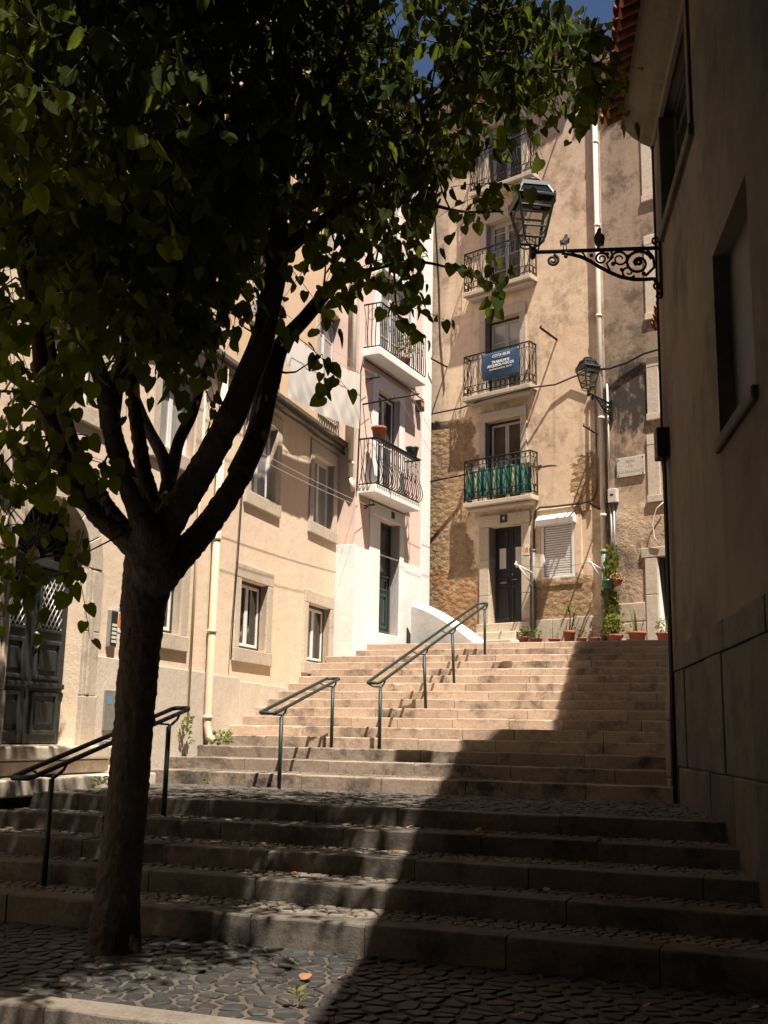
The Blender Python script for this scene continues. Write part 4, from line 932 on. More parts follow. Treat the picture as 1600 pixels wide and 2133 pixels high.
def lamp(label, F, u, z, L, sc, rotz):
    """wall bracket with scrolls and a four-sided lantern standing on its end; z = level of the top bar"""
    t = thing('street_lamp', label, 'street lamp', F.p(u, 0, z))
    P = lambda d, h, s=0.0: F.p(u, d, z + h) + F.e * s
    G = Fr(0, (0, 0)); G.o = F.p(u, 0, z); G.e = F.n; G.n = F.e
    k = L / 1.56
    mb = MB(); mb.box(F, u - .035, u + .035, 0, .035, z - .62 * k, z + .14 * k); mb.build('wall_plate', M['iron'], t, bevel=.008)
    mb = MB(); mb.tube([P(.02, 0), P(L, 0)], .022 * k + .004, 8)
    low = [(0.03, -.52), (.10, -.40), (.22, -.405), (.345, -.40), (.50, -.36), (.62, -.30), (.75, -.22), (.86, -.14), (.97, -.08), (1.08, -.045), (1.2, -.02)]
    cm = []
    for i in range(len(low) - 1):
        for j in range(3): f = j / 3; cm.append(P((low[i][0] + (low[i + 1][0] - low[i][0]) * f) * k, (low[i][1] + (low[i + 1][1] - low[i][1]) * f) * k))
    cm.append(P(low[-1][0] * k, low[-1][1] * k)); mb.tube(cm, .024 * k, 7); mb.build('bracket_arm', M['iron'], t, recalc=False)
    def spi(cd, ch, r0, r1, a0, turns, r=.013, n=26):
        ms = MB(); ms.tube([P((cd + (r0 + (r1 - r0) * i / n) * math.cos(a0 + turns * 2 * PI * i / n)) * k, (ch + (r0 + (r1 - r0) * i / n) * math.sin(a0 + turns * 2 * PI * i / n)) * k) for i in range(n + 1)], [r * k * (1.25 - .5 * i / n) for i in range(n + 1)], 6); ms.build('scroll', M['iron'], t, recalc=False)
    spi(.28, -.19, .17, .035, PI * .9, -1.6, .017); spi(.28, -.18, .045, .012, 0, 1.2, .02)
    spi(.50, -.13, .11, .03, 0, 1.5); spi(.72, -.115, .085, .02, PI, -1.6); spi(1.31, -.115, .075, .018, PI * .55, 1.7, .016); spi(.40, -.30, .09, .02, PI * 1.2, 1.3)
    for pp, rr in (([P(.17 * k, -.02), P(.10 * k, -.12 * k), P(.09 * k, -.25 * k), P(.2 * k, -.36 * k)], .018), ([P(.62 * k, -.28 * k), P(.66 * k, -.18 * k), P(.58 * k, -.10 * k), P(.60 * k, -.02 * k)], .014), ([P(.9 * k, -.11 * k), P(.93 * k, -.05 * k), P(.96 * k, -.01)], .012)): mb = MB(); mb.tube(pp, rr * k, 6); mb.build('scroll', M['iron'], t, recalc=False)
    for cd, ch, r in ((.40, -.10, .028), (.58, -.19, .03), (.65, -.06, .026), (.84, -.07, .024), (.22, -.33, .028), (.48, -.27, .026), (1.15, -.07, .026), (.15, -.08, .026)): mb = MB(); mb.lathe(P(cd * k, ch * k) - G.n * .02, [(.004, 0), (r * k, .012), (r * k * .9, .028), (.004, .04)], 8, G.n); mb.build('rosette', M['iron'], t)
    spi(.06, .10, .05, .012, -PI / 2, 1.3); spi(.06, -.50, .05, .012, PI / 2, -1.3); spi(.05, -.62, .045, .012, PI / 2, 1.3)
    C = P(L, 0); q = Quaternion((0, 0, 1), rotz); s = sc
    W = lambda x, y, h: C + (q @ Vector((x * s, y * s, 0))) + Vector((0, 0, h * s))
    mb = MB(); mb.lathe(C - Vector((0, 0, .10 * s)), [(.005, 0), (.035 * s, .02 * s), (.045 * s, .06 * s), (.03 * s, .12 * s), (.05 * s, .15 * s), (.02 * s, .20 * s)], 12); 
    for sx in (-1, 1):
        for sy in (-1, 1): mb.tube([W(.02 * sx, .02 * sy, .06), W(.07 * sx, .07 * sy, .07), W(.12 * sx, .12 * sy, .11), W(.125 * sx, .125 * sy, .19)], .011 * s, 6)
    mb.build('lantern_foot', M['lamp_green'], t, recalc=False)
    b0, b1, h0, h1 = .128, .235, .16, .70
    bb = lambda f: b0 + (b1 - b0) * f
    hh = lambda f: h0 + (h1 - h0) * f
    mb = MB()
    def sq(f0, w, y=None):
        c = [W(sx * bb(f0), sy * bb(f0), hh(f0)) for sx, sy in ((-1, -1), (1, -1), (1, 1), (-1, 1))]; mb.tube(c, w * s, 4, True, False)
    sq(0, .018); sq(.25, .015); sq(.72, .017); sq(1, .026)
    for sx, sy in ((-1, -1), (1, -1), (1, 1), (-1, 1)): mb.tube([W(sx * b0, sy * b0, h0), W(sx * b1, sy * b1, h1)], .019 * s, 4, False, False); mb.tube([W(sx * b1, sy * b1, h1), W(sx * .165, sy * .165, .86)], .017 * s, 4, False, False); mb.lathe(W(sx * b1, sy * b1, h1 + .01), [(.012 * s, 0), (.012 * s, .02 * s), (.018 * s, .03 * s), (.004, .05 * s)], 6)
    mb.build('lantern_frame', M['lamp_green'], t, recalc=False)
    for (x0, y0), (x1, y1) in (((-1, -1), (1, -1)), ((1, -1), (1, 1)), ((1, 1), (-1, 1)), ((-1, 1), (-1, -1))):
        mb = MB(); f0, f1 = .02, .97; i_ = .985
        mb.add([W(x0 * bb(f0) * i_, y0 * bb(f0) * i_, hh(f0)), W(x1 * bb(f0) * i_, y1 * bb(f0) * i_, hh(f0)), W(x1 * bb(f1) * i_, y1 * bb(f1) * i_, hh(f1)), W(x0 * bb(f1) * i_, y0 * bb(f1) * i_, hh(f1))], [(0, 1, 2, 3)]); mb.build('lantern_pane', M['lamp_glass'], t, recalc=False)
        mb = MB(); mb.add([W(x0 * .225, y0 * .225, .715), W(x1 * .225, y1 * .225, .715), W(x1 * .16, y1 * .16, .855), W(x0 * .16, y0 * .16, .855)], [(0, 1, 2, 3)]); mb.build('roof_pane', M['glass'], t, recalc=False)
        mb = MB(); mb.prism([W(x0 * .245, y0 * .245, .60), W(x1 * .245, y1 * .245, .60), W(x1 * .245, y1 * .245, .715), W(x0 * .245, y0 * .245, .715)], [W(x0 * .238, y0 * .238, .60), W(x1 * .238, y1 * .238, .60), W(x1 * .238, y1 * .238, .715), W(x0 * .238, y0 * .238, .715)])
        if (x0, y0) in ((1, -1), (-1, 1)): mb.build('skirt', M['lamp_green'], t)
    mb = MB(); mb.hexa([W(-.18, -.18, .85), W(.18, -.18, .85), W(.18, .18, .85), W(-.18, .18, .85), W(-.17, -.17, .91), W(.17, -.17, .91), W(.17, .17, .91), W(-.17, .17, .91)]); mb.lathe(W(0, 0, .905), [(.07 * s, 0), (.06 * s, .02 * s), (.11 * s, .035 * s), (.125 * s, .06 * s), (.10 * s, .085 * s), (.03 * s, .10 * s)], 14); mb.build('lantern_cap', M['lamp_green'], t)
    mb = MB(); mb.hexa([W(-.14, -.10, .66), W(.14, -.10, .66), W(.14, .10, .66), W(-.14, .10, .66), W(-.12, -.08, .72), W(.12, -.08, .72), W(.12, .08, .72), W(-.12, .08, .72)]); mb.build('reflector', M['metal'], t, bevel=.01)
    mb = MB(); mb.lathe(W(-.08, 0, .62), [(.01, -.10 * s), (.035 * s, -.08 * s), (.045 * s, .0), (.03 * s, .08 * s), (.01, .10 * s)], 10, q @ Vector((1, .2, 0))); mb.build('bulb', M['shutter'], t)
    return t, P
za = at(1250, 530, 12.9).z
LAMP, LP = lamp('big dark green lantern on a scrolled iron bracket from the shaded house', RGT, 3.02, za, 1.60, 1.0, rad(8))
lamp('small lantern on iron bracket beside the white downpipe on the tan house', TAN, 2.88, 8.80, 1.02, .80, rad(20))

# ------------------------------------------------------------------ birds
def pigeon(label, P, heading, sc, lean, head_turn=0.0, puff=1.0):
    t = thing('pigeon', label, 'pigeon', P); fx = Vector((math.cos(heading), math.sin(heading), 0)); sd = Vector((-fx.y, fx.x, 0)); zz = Vector((0, 0, 1))
    spine = [(-.145, .055, .006, .004), (-.12, .058, .022, .008), (-.085, .065, .036, .022), (-.045, .085, .052, .045), (0, .105, .060, .060), (.035, .125, .054, .058), (.058, .155, .038, .042), (.066, .18, .027, .028), (.072, .20, .026, .027), (.085, .212, .024, .024), (.10, .213, .015, .015), (.112, .208, .006, .005), (.125, .202, .002, .002)]
    n = 10; vs = []; fs = []
    for i, (x, h, w, r) in enumerate(spine):
        c = Vector(P) + (fx * x * lean + sd * (head_turn * max(0, x - .05)) + zz * h) * sc
        for k in range(n): a = 2 * PI * k / n; vs.append(c + (sd * math.cos(a) * w * puff + (zz * .85 + fx * .25) * math.sin(a) * r * puff) * sc)
    for i in range(len(spine) - 1):
        for k in range(n): fs.append((i * n + k, i * n + (k + 1) % n, (i + 1) * n + (k + 1) % n, (i + 1) * n + k))
    mb = MB(); mb.add(vs, fs, True); mb.build('body', M['bird'], t)
    mb = MB()
    for s_ in (-1, 1): mb.tube([Vector(P) + (sd * .02 * s_ + zz * .06) * sc, Vector(P) + (sd * .022 * s_ + fx * .008 + zz * .0) * sc], .006 * sc, 5); mb.tube([Vector(P) + (sd * .022 * s_ - fx * .015) * sc, Vector(P) + (sd * .024 * s_ + fx * .035) * sc], .004 * sc, 4)
    mb.build('legs', M['terracotta'], t)
    for s_ in (-1, 1):   # folded wings
        mb = MB(); o_ = sd * s_
        prof = [(.045, .135, .050), (.01, .125, .066), (-.04, .10, .060), (-.09, .075, .040), (-.13, .06, .016)]
        va = [Vector(P) + (fx * x * lean + zz * (h + .02) + o_ * w) * sc for x, h, w in prof]; vb = [Vector(P) + (fx * x * lean + zz * (h - .045) + o_ * (w * .86)) * sc for x, h, w in prof]
        mb.add(va + vb, [(i, i + 1, 6 + i, 5 + i) for i in range(4)], True); mb.build('wing', M['bird'], t, recalc=False)
pigeon('pigeon sitting upright on the lamp bracket nearer the lantern', LP(1.19, .026), rad(60), 1.0, .55, 0.0, 1.0)
pigeon('plump pigeon preening on the lamp bracket nearer the wall', LP(.76, .026), rad(240), 1.08, .5, .5, 1.06)
c = at(1122, 972, 19.0); t = thing('flying_bird', 'brown pigeon flying with wings spread in front of the green towel', 'bird', c)
ex = Vector((1, .1, 0)).normalized(); ey = Vector((-.1, 1, -.1)).normalized(); ez = Vector((0, 0, 1))
mb = MB(); vs = []; fs = []; sp_ = [(-.15, .01, .004), (-.12, .035, .006), (-.06, .03, .02), (0, .042, .035), (.05, .04, .034), (.09, .025, .024), (.12, .022, .022), (.14, .012, .012), (.155, .002, .002)]
for x, w, r in sp_:
    for k in range(8): a = 2 * PI * k / 8; vs.append(c + ey * x + ex * w * math.cos(a) + ez * (r * math.sin(a) - .02))
for i in range(len(sp_) - 1):
    for k in range(8): fs.append((i * 8 + k, i * 8 + (k + 1) % 8, (i + 1) * 8 + (k + 1) % 8, (i + 1) * 8 + k))
mb.add(vs, fs, True); mb.build('body', M['bird_brown'], t)
for s_ in (-1, 1):
    mb = MB(); top = [(.03, .05, -.05, 0), (.12, .065, -.06, .02), (.20, .05, -.06, .035), (.28, .01, -.07, .03), (.335, -.05, -.075, .015)]
    va = [c + ex * s_ * x + ey * a + ez * h for x, a, b_, h in top]; vb = [c + ex * s_ * x + ey * b_ + ez * (h - .01) for x, a, b_, h in top]; vc = [p - ez * .012 for p in va]; vd = [p - ez * .008 for p in vb]
    for i in range(4): mb.add([va[i], va[i + 1], vb[i + 1], vb[i], vc[i], vc[i + 1], vd[i + 1], vd[i]], [(0, 1, 2, 3), (7, 6, 5, 4), (0, 4, 5, 1), (2, 6, 7, 3)])
    mb.build('wing', M['bird_brown'], t)

# ------------------------------------------------------------------ house added behind the camera, out of view, to block sky light
BK = Fr(112, (0, -4.5), -1)
H = house('sky_blocker_house', 'tall unseen ochre house added behind the viewpoint to hold back sky light', BK.p(0, 0, 0))
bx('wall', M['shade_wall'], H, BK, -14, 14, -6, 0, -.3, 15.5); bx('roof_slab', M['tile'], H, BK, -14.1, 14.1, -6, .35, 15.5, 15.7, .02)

# ------------------------------------------------------------------ laundry, lines and poles
def cloth(name, label, cat, F, u0, u1, ztop, zbot, o, mat, wave=.03, nu=34, nz=16, seed=0, corner=None):
    mb = MB(); vs = []
    for j in range(nz + 1):
        g = j / nz
        for i in range(nu + 1):
            f = i / nu; zt = ztop(f) if callable(ztop) else ztop; zb = zbot(f) if callable(zbot) else zbot
            w = wave * (.25 + g) * (math.sin(f * 21 + seed) * .5 + math.sin(f * 9 + g * 2 + seed * 2) * .6 + math.sin(f * 41 + g * 5) * .25 + (math.sin(f * 38 - g * 17 + 2 * math.sin(f * 7)) * .30 + math.sin(f * 63 - g * 23 + seed) * .16) * g + math.sin(f * 26 + g * 13) * .2 * g)
            vs.append(F.p(u0 + (u1 - u0) * f + .02 * math.sin(g * 6 + f * 9), o + w + .12 * wave / .03 * .3 * math.sin(PI * g) , zt + (zb - zt) * g + .003 * math.sin(f * 17 + g * 4)))
    fs = [(j * (nu + 1) + i, j * (nu + 1) + i + 1, (j + 1) * (nu + 1) + i + 1, (j + 1) * (nu + 1) + i) for j in range(nz) for i in range(nu)]
    t = thing(name, label, cat, F.p((u0 + u1) / 2, o, zbot(.5) if callable(zbot) else zbot)); mb.add(vs, fs, True); c_ = mb.build('cloth', mat, t, recalc=False)
    if mat is not M['cloth']: md = c_.modifiers.new('thickness', 'SOLIDIFY'); md.thickness = .004
    return t
SH = cloth('bed_sheet', 'large white bed sheet drying on a line above the yellow house cornice', 'sheet', YEL, 1.05, 4.80, lambda f: 8.60 + .48 * f - .10 * math.sin(PI * f), lambda f: 7.42 + .44 * f - .06 * math.sin(PI * f), .60, M['cloth'], .013, 90, 30)
for k in range(7): f = .04 + k * .153; mb = MB(); P = YEL.p(1.05 + 3.75 * f, .60, 8.60 + .48 * f - .10 * math.sin(PI * f)); mb.box(Fr(18.5, (P.x, P.y)), -.008, .008, -.012, .012, P.z - .03, P.z + .05); mb.build('peg', M['peg'], SH)
cloth('white_towel', 'small white towel hanging on the line left of the bed sheet', 'towel', YEL, .40, 1.0, lambda f: 8.50 + .06 * f, lambda f: 7.88 + .08 * f, .62, M['cloth'], .03, 24, 12, 2)
def cord(label, pts, r=.0045, mat='twine', name='clothesline'): return tag(pipe(name, M[mat], None, pts, r, n=4), label, 'line')
cord('line the white bed sheet hangs from', sag(YEL.p(-2, .6, 8.35), YEL.p(5.4, .6, 9.18), .08), .005)
cord('empty line strung just outside the bed sheet line', sag(YEL.p(-2, .78, 8.40), YEL.p(5.4, .78, 9.22), .06), .004)
cord('line stretched across the upper windows of the yellow house, outer one', sag(YEL.p(-1, .62, 6.10), YEL.p(5.65, .62, 6.35), .05), .004)
cord('line stretched across the upper windows of the yellow house, inner one', sag(YEL.p(-1, .44, 6.08), YEL.p(5.65, .44, 6.33), .05), .004)
cord('line running along the pink house front from the pole, outer one', sag(PINK.p(.2, 1.2, 8.62), PINK.p(3.75, .85, 7.55), .08), .004); cord('line running along the pink house front from the pole, inner one', sag(PINK.p(.2, .9, 8.61), PINK.p(3.75, .6, 7.54), .08), .004)
def pole(label, a, b, r=.018, mat='iron', strut=None, pins=2):
    t = thing('line_pole', label, 'line pole', a); a, b = Vector(a), Vector(b); mb = MB(); mb.tube([a, b], r, 6); mb.build('arm', M[mat], t, recalc=False)
    if strut is not None: mb = MB(); mb.tube([Vector(strut), a.lerp(b, .85)], r * .8, 6); mb.build('strut', M[mat], t, recalc=False)
    for k in range(pins): P = a.lerp(b, .95 - .38 * k); mb = MB(); mb.tube([P, P + Vector((0, 0, .07))], r * .7, 6); mb.build('pin', M[mat], t, recalc=False)
u, z = YEL.uv(712, 1030); pole('black triangular line bracket at the far end of the yellow wall', YEL.p(5.6, 0, 6.36), YEL.p(5.6, .72, 6.38), .018, 'iron', YEL.p(5.6, 0, 6.02))
pole('black line bracket beside the first floor window behind the tree', YEL.p(-3.1, 0, 6.9), YEL.p(-3.1, .6, 6.92), .018, 'iron', YEL.p(-3.1, 0, 6.6))
pole('short black line bracket on the corner between yellow and pink houses', YEL.p(5.5, -.1, 9.16), YEL.p(5.5, .82, 9.22), .018, 'iron', YEL.p(5.5, -.1, 8.9))
pole('long pole sticking out of the pink wall over the lower balcony', PINK.p(.2, 0, 8.59), PINK.p(.2, 1.35, 8.66), .02)
pole('dark pole sticking out from the white corner of the pink house', PINK.p(3.72, 0, 7.62), PINK.p(3.72, 1.0, 7.72), .022, 'iron', None, 0)
F = TAN
pole('dark iron bar sticking out of the tan wall beside the banner balcony', F.p(1.50, 0, 10.62), F.p(1.50, .72, 10.70), .028, 'iron', None, 1)
pole('dark iron bar sticking out of the tan wall near the pink house', F.p(-1.69, 0, 10.62), F.p(-1.69, .66, 10.66), .022, 'iron', None, 1)
pole('dark iron bar sticking out beside the topmost balcony', F.p(1.64, 0, 15.88), F.p(1.64, .78, 16.05), .026, 'iron', None, 0)
pole('thin iron bar sticking out of the tan wall under the small lantern', F.p(2.51, 0, 8.17), F.p(2.51, .62, 8.22), .018, 'iron', None, 2)
pole('short dark bar beside the white downpipe over the roller shutter', F.p(2.60, 0, 6.42), F.p(2.60, .55, 6.50), .022, 'iron', None, 1)
pole('white line arm over door four', F.p(.83, 0, 5.16), F.p(.83, .78, 5.30), .024, 'shutter', F.p(.83, 0, 4.85), 1); pole('white line arm beside the ivy covered pipe', F.p(2.58, 0, 5.10), F.p(2.58, .62, 5.22), .024, 'shutter', F.p(2.58, 0, 4.85), 1)
cord('thin line between the two white arms in front of the roller shutter', sag(F.p(.83, .7, 5.30), F.p(2.58, .58, 5.22), .10), .004, 'cable')
tag(pipe('facade_cable', M['cable'], None, [F.p(-2.9, .06, 9.40), F.p(-2.2, .06, 9.46), F.p(-1.22, .07, 9.44), F.p(-.2, .37, 9.42), F.p(.98, .36, 9.46), F.p(1.5, .10, 9.50), F.p(1.96, .07, 9.60), F.p(2.5, .12, 9.62)], .020, n=6), 'black cable crossing the tan wall under the banner balcony', 'cable')
tag(pipe('facade_cable', M['cable'], None, [F.p(2.55, .16, 9.62), F.p(2.9, .10, 9.60), F.p(3.3, .06, 9.66), F.p(3.7, .05, 9.78), F.p(4.3, .06, 9.82)], .028, n=6), 'thick black cable crossing the stained wall right of the small lantern', 'cable')
tag(pipe('facade_cable', M['cable'], None, [F.p(2.60, .16, 9.62), F.p(2.56, .15, 9.2), F.p(2.57, .16, 7.3), F.p(2.54, .14, 6.85), F.p(2.40, .06, 6.68), F.p(2.1, .05, 6.64), F.p(1.3, .05, 6.66), F.p(1.02, .05, 6.68), F.p(.90, .05, 6.60), F.p(.86, .05, 6.4), F.p(.85, .05, 5.7)], .022, n=6), 'black cable dropping by the downpipe and turning over the roller shutter', 'cable')
tag(pipe('wall_conduit', M['pipe_green'], None, [F.p(.85, .05, 5.72), F.p(.84, .05, 3.45)], .034, [(F.p(.85, .05, 5.7), (0, 0, 1))], 8), 'grey green conduit running to the ground between door four and the shutter', 'conduit')
tag(pipe('loose_cable', M['pipe_white'], None, [F.p(4.10, .06, 6.45), F.p(3.92, .09, 6.3), F.p(3.82, .10, 6.0), F.p(3.84, .09, 5.7), F.p(3.95, .06, 5.5)], .014, n=6), 'loose pale cable curling down above the far right door', 'cable')
tag(pipe('pink_cable', M['cable'], None, [PINK.p(-.02, .03, 6.6), PINK.p(.03, .03, 8.0), PINK.p(.02, .03, 9.3), PINK.p(.1, .05, 9.62), PINK.p(.9, .06, 9.60), PINK.p(2.0, .06, 9.58), PINK.p(3.2, .06, 9.55)], .016, n=6), 'black cable climbing the edge of the pink house and running under its balcony', 'cable')
tag(pipe('thin_wires', M['cable_brown'], None, [F.p(-2.2, .02, 16.5), F.p(-1.95, .02, 13.0), F.p(-1.9, .02, 11.5), F.p(-1.75, .02, 10.0)], .010, n=5), 'thin wire dropping down the tan wall left of the balconies', 'wire')

# banner and striped towel on the balconies
def on_tan(px, py, o): return TAN.uv(880 + px / 3.048, 640 + py / 3.048, o)
q = [on_tan(385, 300, .33), on_tan(618, 255, .33), on_tan(612, 432, .33), on_tan(392, 462, .33)]
u0, u1 = (q[0][0] + q[3][0]) / 2, (q[1][0] + q[2][0]) / 2; zt, zb = (q[0][1] + q[1][1]) / 2, (q[2][1] + q[3][1]) / 2
BN = thing('banner', 'navy banner with white lettering tied to the balcony above the lower window', 'banner', F.p((u0 + u1) / 2, .34, zb)); mb = MB(); vs = []; nu, nz = 20, 14
def bo(f, g): return .345 + .035 * math.sin(PI * f) * math.sin(PI * g) + .012 * math.sin(f * 7 + g * 3)
def bu(f, g): return u0 + (u1 - u0) * f + .05 * (1 - f) * math.sin(PI * g) * -1
for j in range(nz + 1):
    for i in range(nu + 1): f, g = i / nu, j / nz; vs.append(F.p(bu(f, g), bo(f, g), zt + (zb - zt) * g))
mb.add(vs, [(j * (nu + 1) + i, j * (nu + 1) + i + 1, (j + 1) * (nu + 1) + i + 1, (j + 1) * (nu + 1) + i) for j in range(nz) for i in range(nu)], True); c_ = mb.build('fabric', M['banner'], BN, recalc=False); c_.modifiers.new('thickness', 'SOLIDIFY').thickness = .003
cu = (u0 + u1) / 2; hz = zt - zb
for s_, g, sz, sh, bo_ in (('COTA 80.86', .16, .098, .3, .002), ('TRABALHOS', .40, .090, 0, .003), ('ARQUEOLÓGICOS', .53, .090, 0, .003), ('ARCHAEOLOGICAL SURVEY', .66, .052, 0, .0)): text('lettering', s_, M['ink_white'], BN, F, cu + .02, zt - hz * g, .345 + .035 * math.sin(PI * g) + .016, sz, shear=sh, bold=bo_)
bx('underline', M['ink_white'], BN, F, cu - .18, cu + .2, .372, .374, zt - hz * .245, zt - hz * .24)
TW = cloth('striped_towel', 'green striped beach towel hung inside the lowest tan house balcony', 'towel', F, -.90, .94, lambda f: 7.74 - .02 * math.sin(f * 9), lambda f: 7.04 + .03 * math.sin(f * 5), .262, M['towel'], .012, 40, 12, 3)

# ------------------------------------------------------------------ plants
def leaf_shape(kind='heart'):
    if kind == 'heart': pts = [(0, -.06), (.30, -.16), (.52, .02), (.55, .32), (.40, .66), (.16, .94), (0, 1.06), (-.16, .94), (-.40, .66), (-.55, .32), (-.52, .02), (-.30, -.16)]
    else: pts = [(0, 0), (.22, .2), (.28, .5), (.16, .8), (0, 1), (-.16, .8), (-.28, .5), (-.22, .2)]
    return pts
HP = leaf_shape(); OP = leaf_shape('oval')
def add_leaf(mb, P, ax, nr, size, fold=.22, curl=.15, pts=HP):
    """ax: stem to tip, nr: face normal"""
    sd = ax.cross(nr).normalized(); n = len(pts); mid = n // 2
    vs = [P + (sd * x * .95 + ax * y + nr * (abs(x) * fold - curl * y * y)) * size for x, y in pts] + [P + (ax * .35 - nr * curl * .12) * size]
    mb.add(vs, [(i, (i + 1) % n, n) for i in range(n)], True)
def rv(): v = Vector(rng.normal(size=3)); return v.normalized()
def bushy(t, C, r, h, n, size, mat, name='foliage', pts=OP, droop=0.0):
    mb = MB()
    for _ in range(n):
        a = rng.uniform(0, 2 * PI); q = math.sqrt(rng.uniform(0, 1)) * r; hh = rng.uniform(0.02, 1) * h; P = Vector(C) + Vector((q * math.cos(a) * (1 - .4 * hh / h), q * math.sin(a) * (1 - .4 * hh / h), hh))
        ax = (Vector((math.cos(a), math.sin(a), .6 - droop)) + rv() * .6).normalized(); nr = (rv() + Vector((0, -.3, 1.0))).normalized(); add_leaf(mb, P, ax, (nr - ax * nr.dot(ax)).normalized(), size * rng.uniform(.6, 1.3), .15, .2, pts)
    return mb.build(name, M[mat], t, recalc=False)
def tan_at(px, out, py=1335):
    u = TAN.uv(px, py, out)[0]; P = TAN.p(u, out, 0); P.z = landz(P); return P
# slope the landing bed up to the facade
lb = [o for o in lan.children][0]
for v in lb.data.vertices:
    w = lb.matrix_basis @ v.co + lan.location
    if v.co.z > -.5: v.co.z = landz(w) - .006 - lan.location.z
def strap(mb, P, d, L, w, bend, n=6):
    sd = d.cross(Vector((0, 0, 1)));
    if sd.length < .05: sd = Vector((1, 0, 0))
    sd.normalize(); vs = []
    for i in range(n + 1):
        f = i / n; c = Vector(P) + d * L * f - Vector((0, 0, bend * L * f * f)); ww = w * (1 - f ** 2.2) * (.7 + .6 * f * (1 - f)); vs += [c - sd * ww, c + sd * ww]
    mb.add(vs, [(2 * i, 2 * i + 1, 2 * i + 3, 2 * i + 2) for i in range(n)], True)
plants = [(1091, .10, .20, 'potted small dark bush at the foot of door four', 'leaf', .16, .22, 70, .06),
          (1119, .12, .16, 'potted pale lettuce green plant next to the conduit', 'leaf_light', .13, .20, 60, .07),
          (1155, .13, .14, 'nearly bare terracotta trough under the roller shutter', 'leaf_light', .06, .08, 12, .05),
          (1212, .11, .15, 'small upright green plant in a terracotta pot under the shutter', 'leaf', .09, .20, 40, .06),
          (1239, .12, .15, 'pot of purple leaved plants beside the ivy', 'leaf_purple', .13, .26, 80, .05),
          (1281, .17, .20, 'big terracotta pot of yellow green bush at the foot of the pipe', 'leaf_vine', .24, .42, 190, .07),
          (1305, .11, .10, 'low white trough of dry straw stems', 'leaf_dry', .12, .34, 40, .05),
          (1387, .18, .22, 'terracotta pot of round green bush by the far right door', 'leaf_vine', .22, .30, 170, .06)]
for px, r, h, lb_, mt, br, bh, n, sz in plants:
    P = tan_at(px, .30); t = pot('potted_plant', lb_, 'potted plant', P, r * 1.05, h - .03, 'terracotta' if 'white' not in lb_ else 'shutter'); bushy(t, P + Vector((0, 0, h - .05)), br, bh, n, sz, mt)
P = tan_at(1186, .30); t = pot('potted_plant', 'tall spiky dracaena with bare stems in a terracotta pot', 'potted plant', P, .13, .28, 'terracotta'); mb = MB(); mb.tube([P + Vector((0, 0, .2)), P + Vector((.03, 0, .55)), P + Vector((0, .02, .80))], .014, 6); mb.tube([P + Vector((.04, 0, .2)), P + Vector((.09, 0, .5)), P + Vector((.12, 0, .68))], .012, 6); mb.build('stem', M['twig'], t, recalc=False); mb = MB()
for top, n in ((P + Vector((0, .02, .80)), 22), (P + Vector((.12, 0, .68)), 16)):
    for k in range(n): a = k * 2.4; strap(mb, top - Vector((0, 0, .01 * k * .5)), Vector((math.cos(a), math.sin(a), rng.uniform(.2, 1.2))).normalized(), rng.uniform(.22, .36), .014, .35)
mb.build('leaves', M['leaf'], t, recalc=False)
P = tan_at(1328, .30); t = pot('potted_plant', 'tall upright snake plant in a wide terracotta pot', 'potted plant', P, .19, .22, 'terracotta'); mb = MB()
for k in range(7): a = k * 2.1; strap(mb, P + Vector((.06 * math.cos(a), .06 * math.sin(a), .15)), Vector((.22 * math.cos(a), .22 * math.sin(a), 1)).normalized(), rng.uniform(.35, .78), .035, .02 if k % 3 else .25)
mb.build('leaves', M['leaf_vine'], t, recalc=False)
# ivy on the pipe foot, two hanging pots
t = thing('climbing_ivy', 'yellow green ivy climbing the foot of the white downpipe', 'ivy', F.p(2.85, .1, 3.6)); mb = MB()
for k in range(520):
    z = rng.uniform(3.75, 5.62); w = .17 * (1 - .35 * (z - 3.75) / 1.9); uu = 2.83 + .05 * math.sin(z * 5) + rng.normal() * w * .55; add_leaf(mb, F.p(uu, rng.uniform(.06, .26), z), (Vector((0, 0, -1)) + rv() * .55).normalized(), (F.n + rv() * .5).normalized(), rng.uniform(.045, .085), .2, .2)
mb.build('leaves', M['leaf_vine'], t, recalc=False); mb = MB(); mb.tube([F.p(2.80, .08, 3.5), F.p(2.86, .09, 4.2), F.p(2.80, .09, 4.9), F.p(2.86, .08, 5.55)], .012, 5); mb.build('stem', M['twig'], t, recalc=False)
P = F.p(2.83, .28, 4.66); pot('hanging_pot', 'small green pot hung on the pipe among the ivy', 'plant pot', P, .11, .19, 'pot_green'); P = F.p(3.05, .24, 4.72); t = pot('hanging_pot', 'hanging pot of dry orange flowers beside the ivy', 'plant pot', P, .10, .14, 'terracotta'); bushy(t, P + Vector((0, 0, .10)), .17, .16, 130, .05, 'leaf_dry', droop=.8)
# plant box on the upper pink balcony
P = PINK.p(1.7, .25, 9.88); t = pot('balcony_plant', 'yellow green leafy plant standing on the upper pink balcony', 'potted plant', P, .14, .22, 'terracotta'); bushy(t, P + Vector((0, 0, .2)), .2, .55, 120, .09, 'leaf_vine')
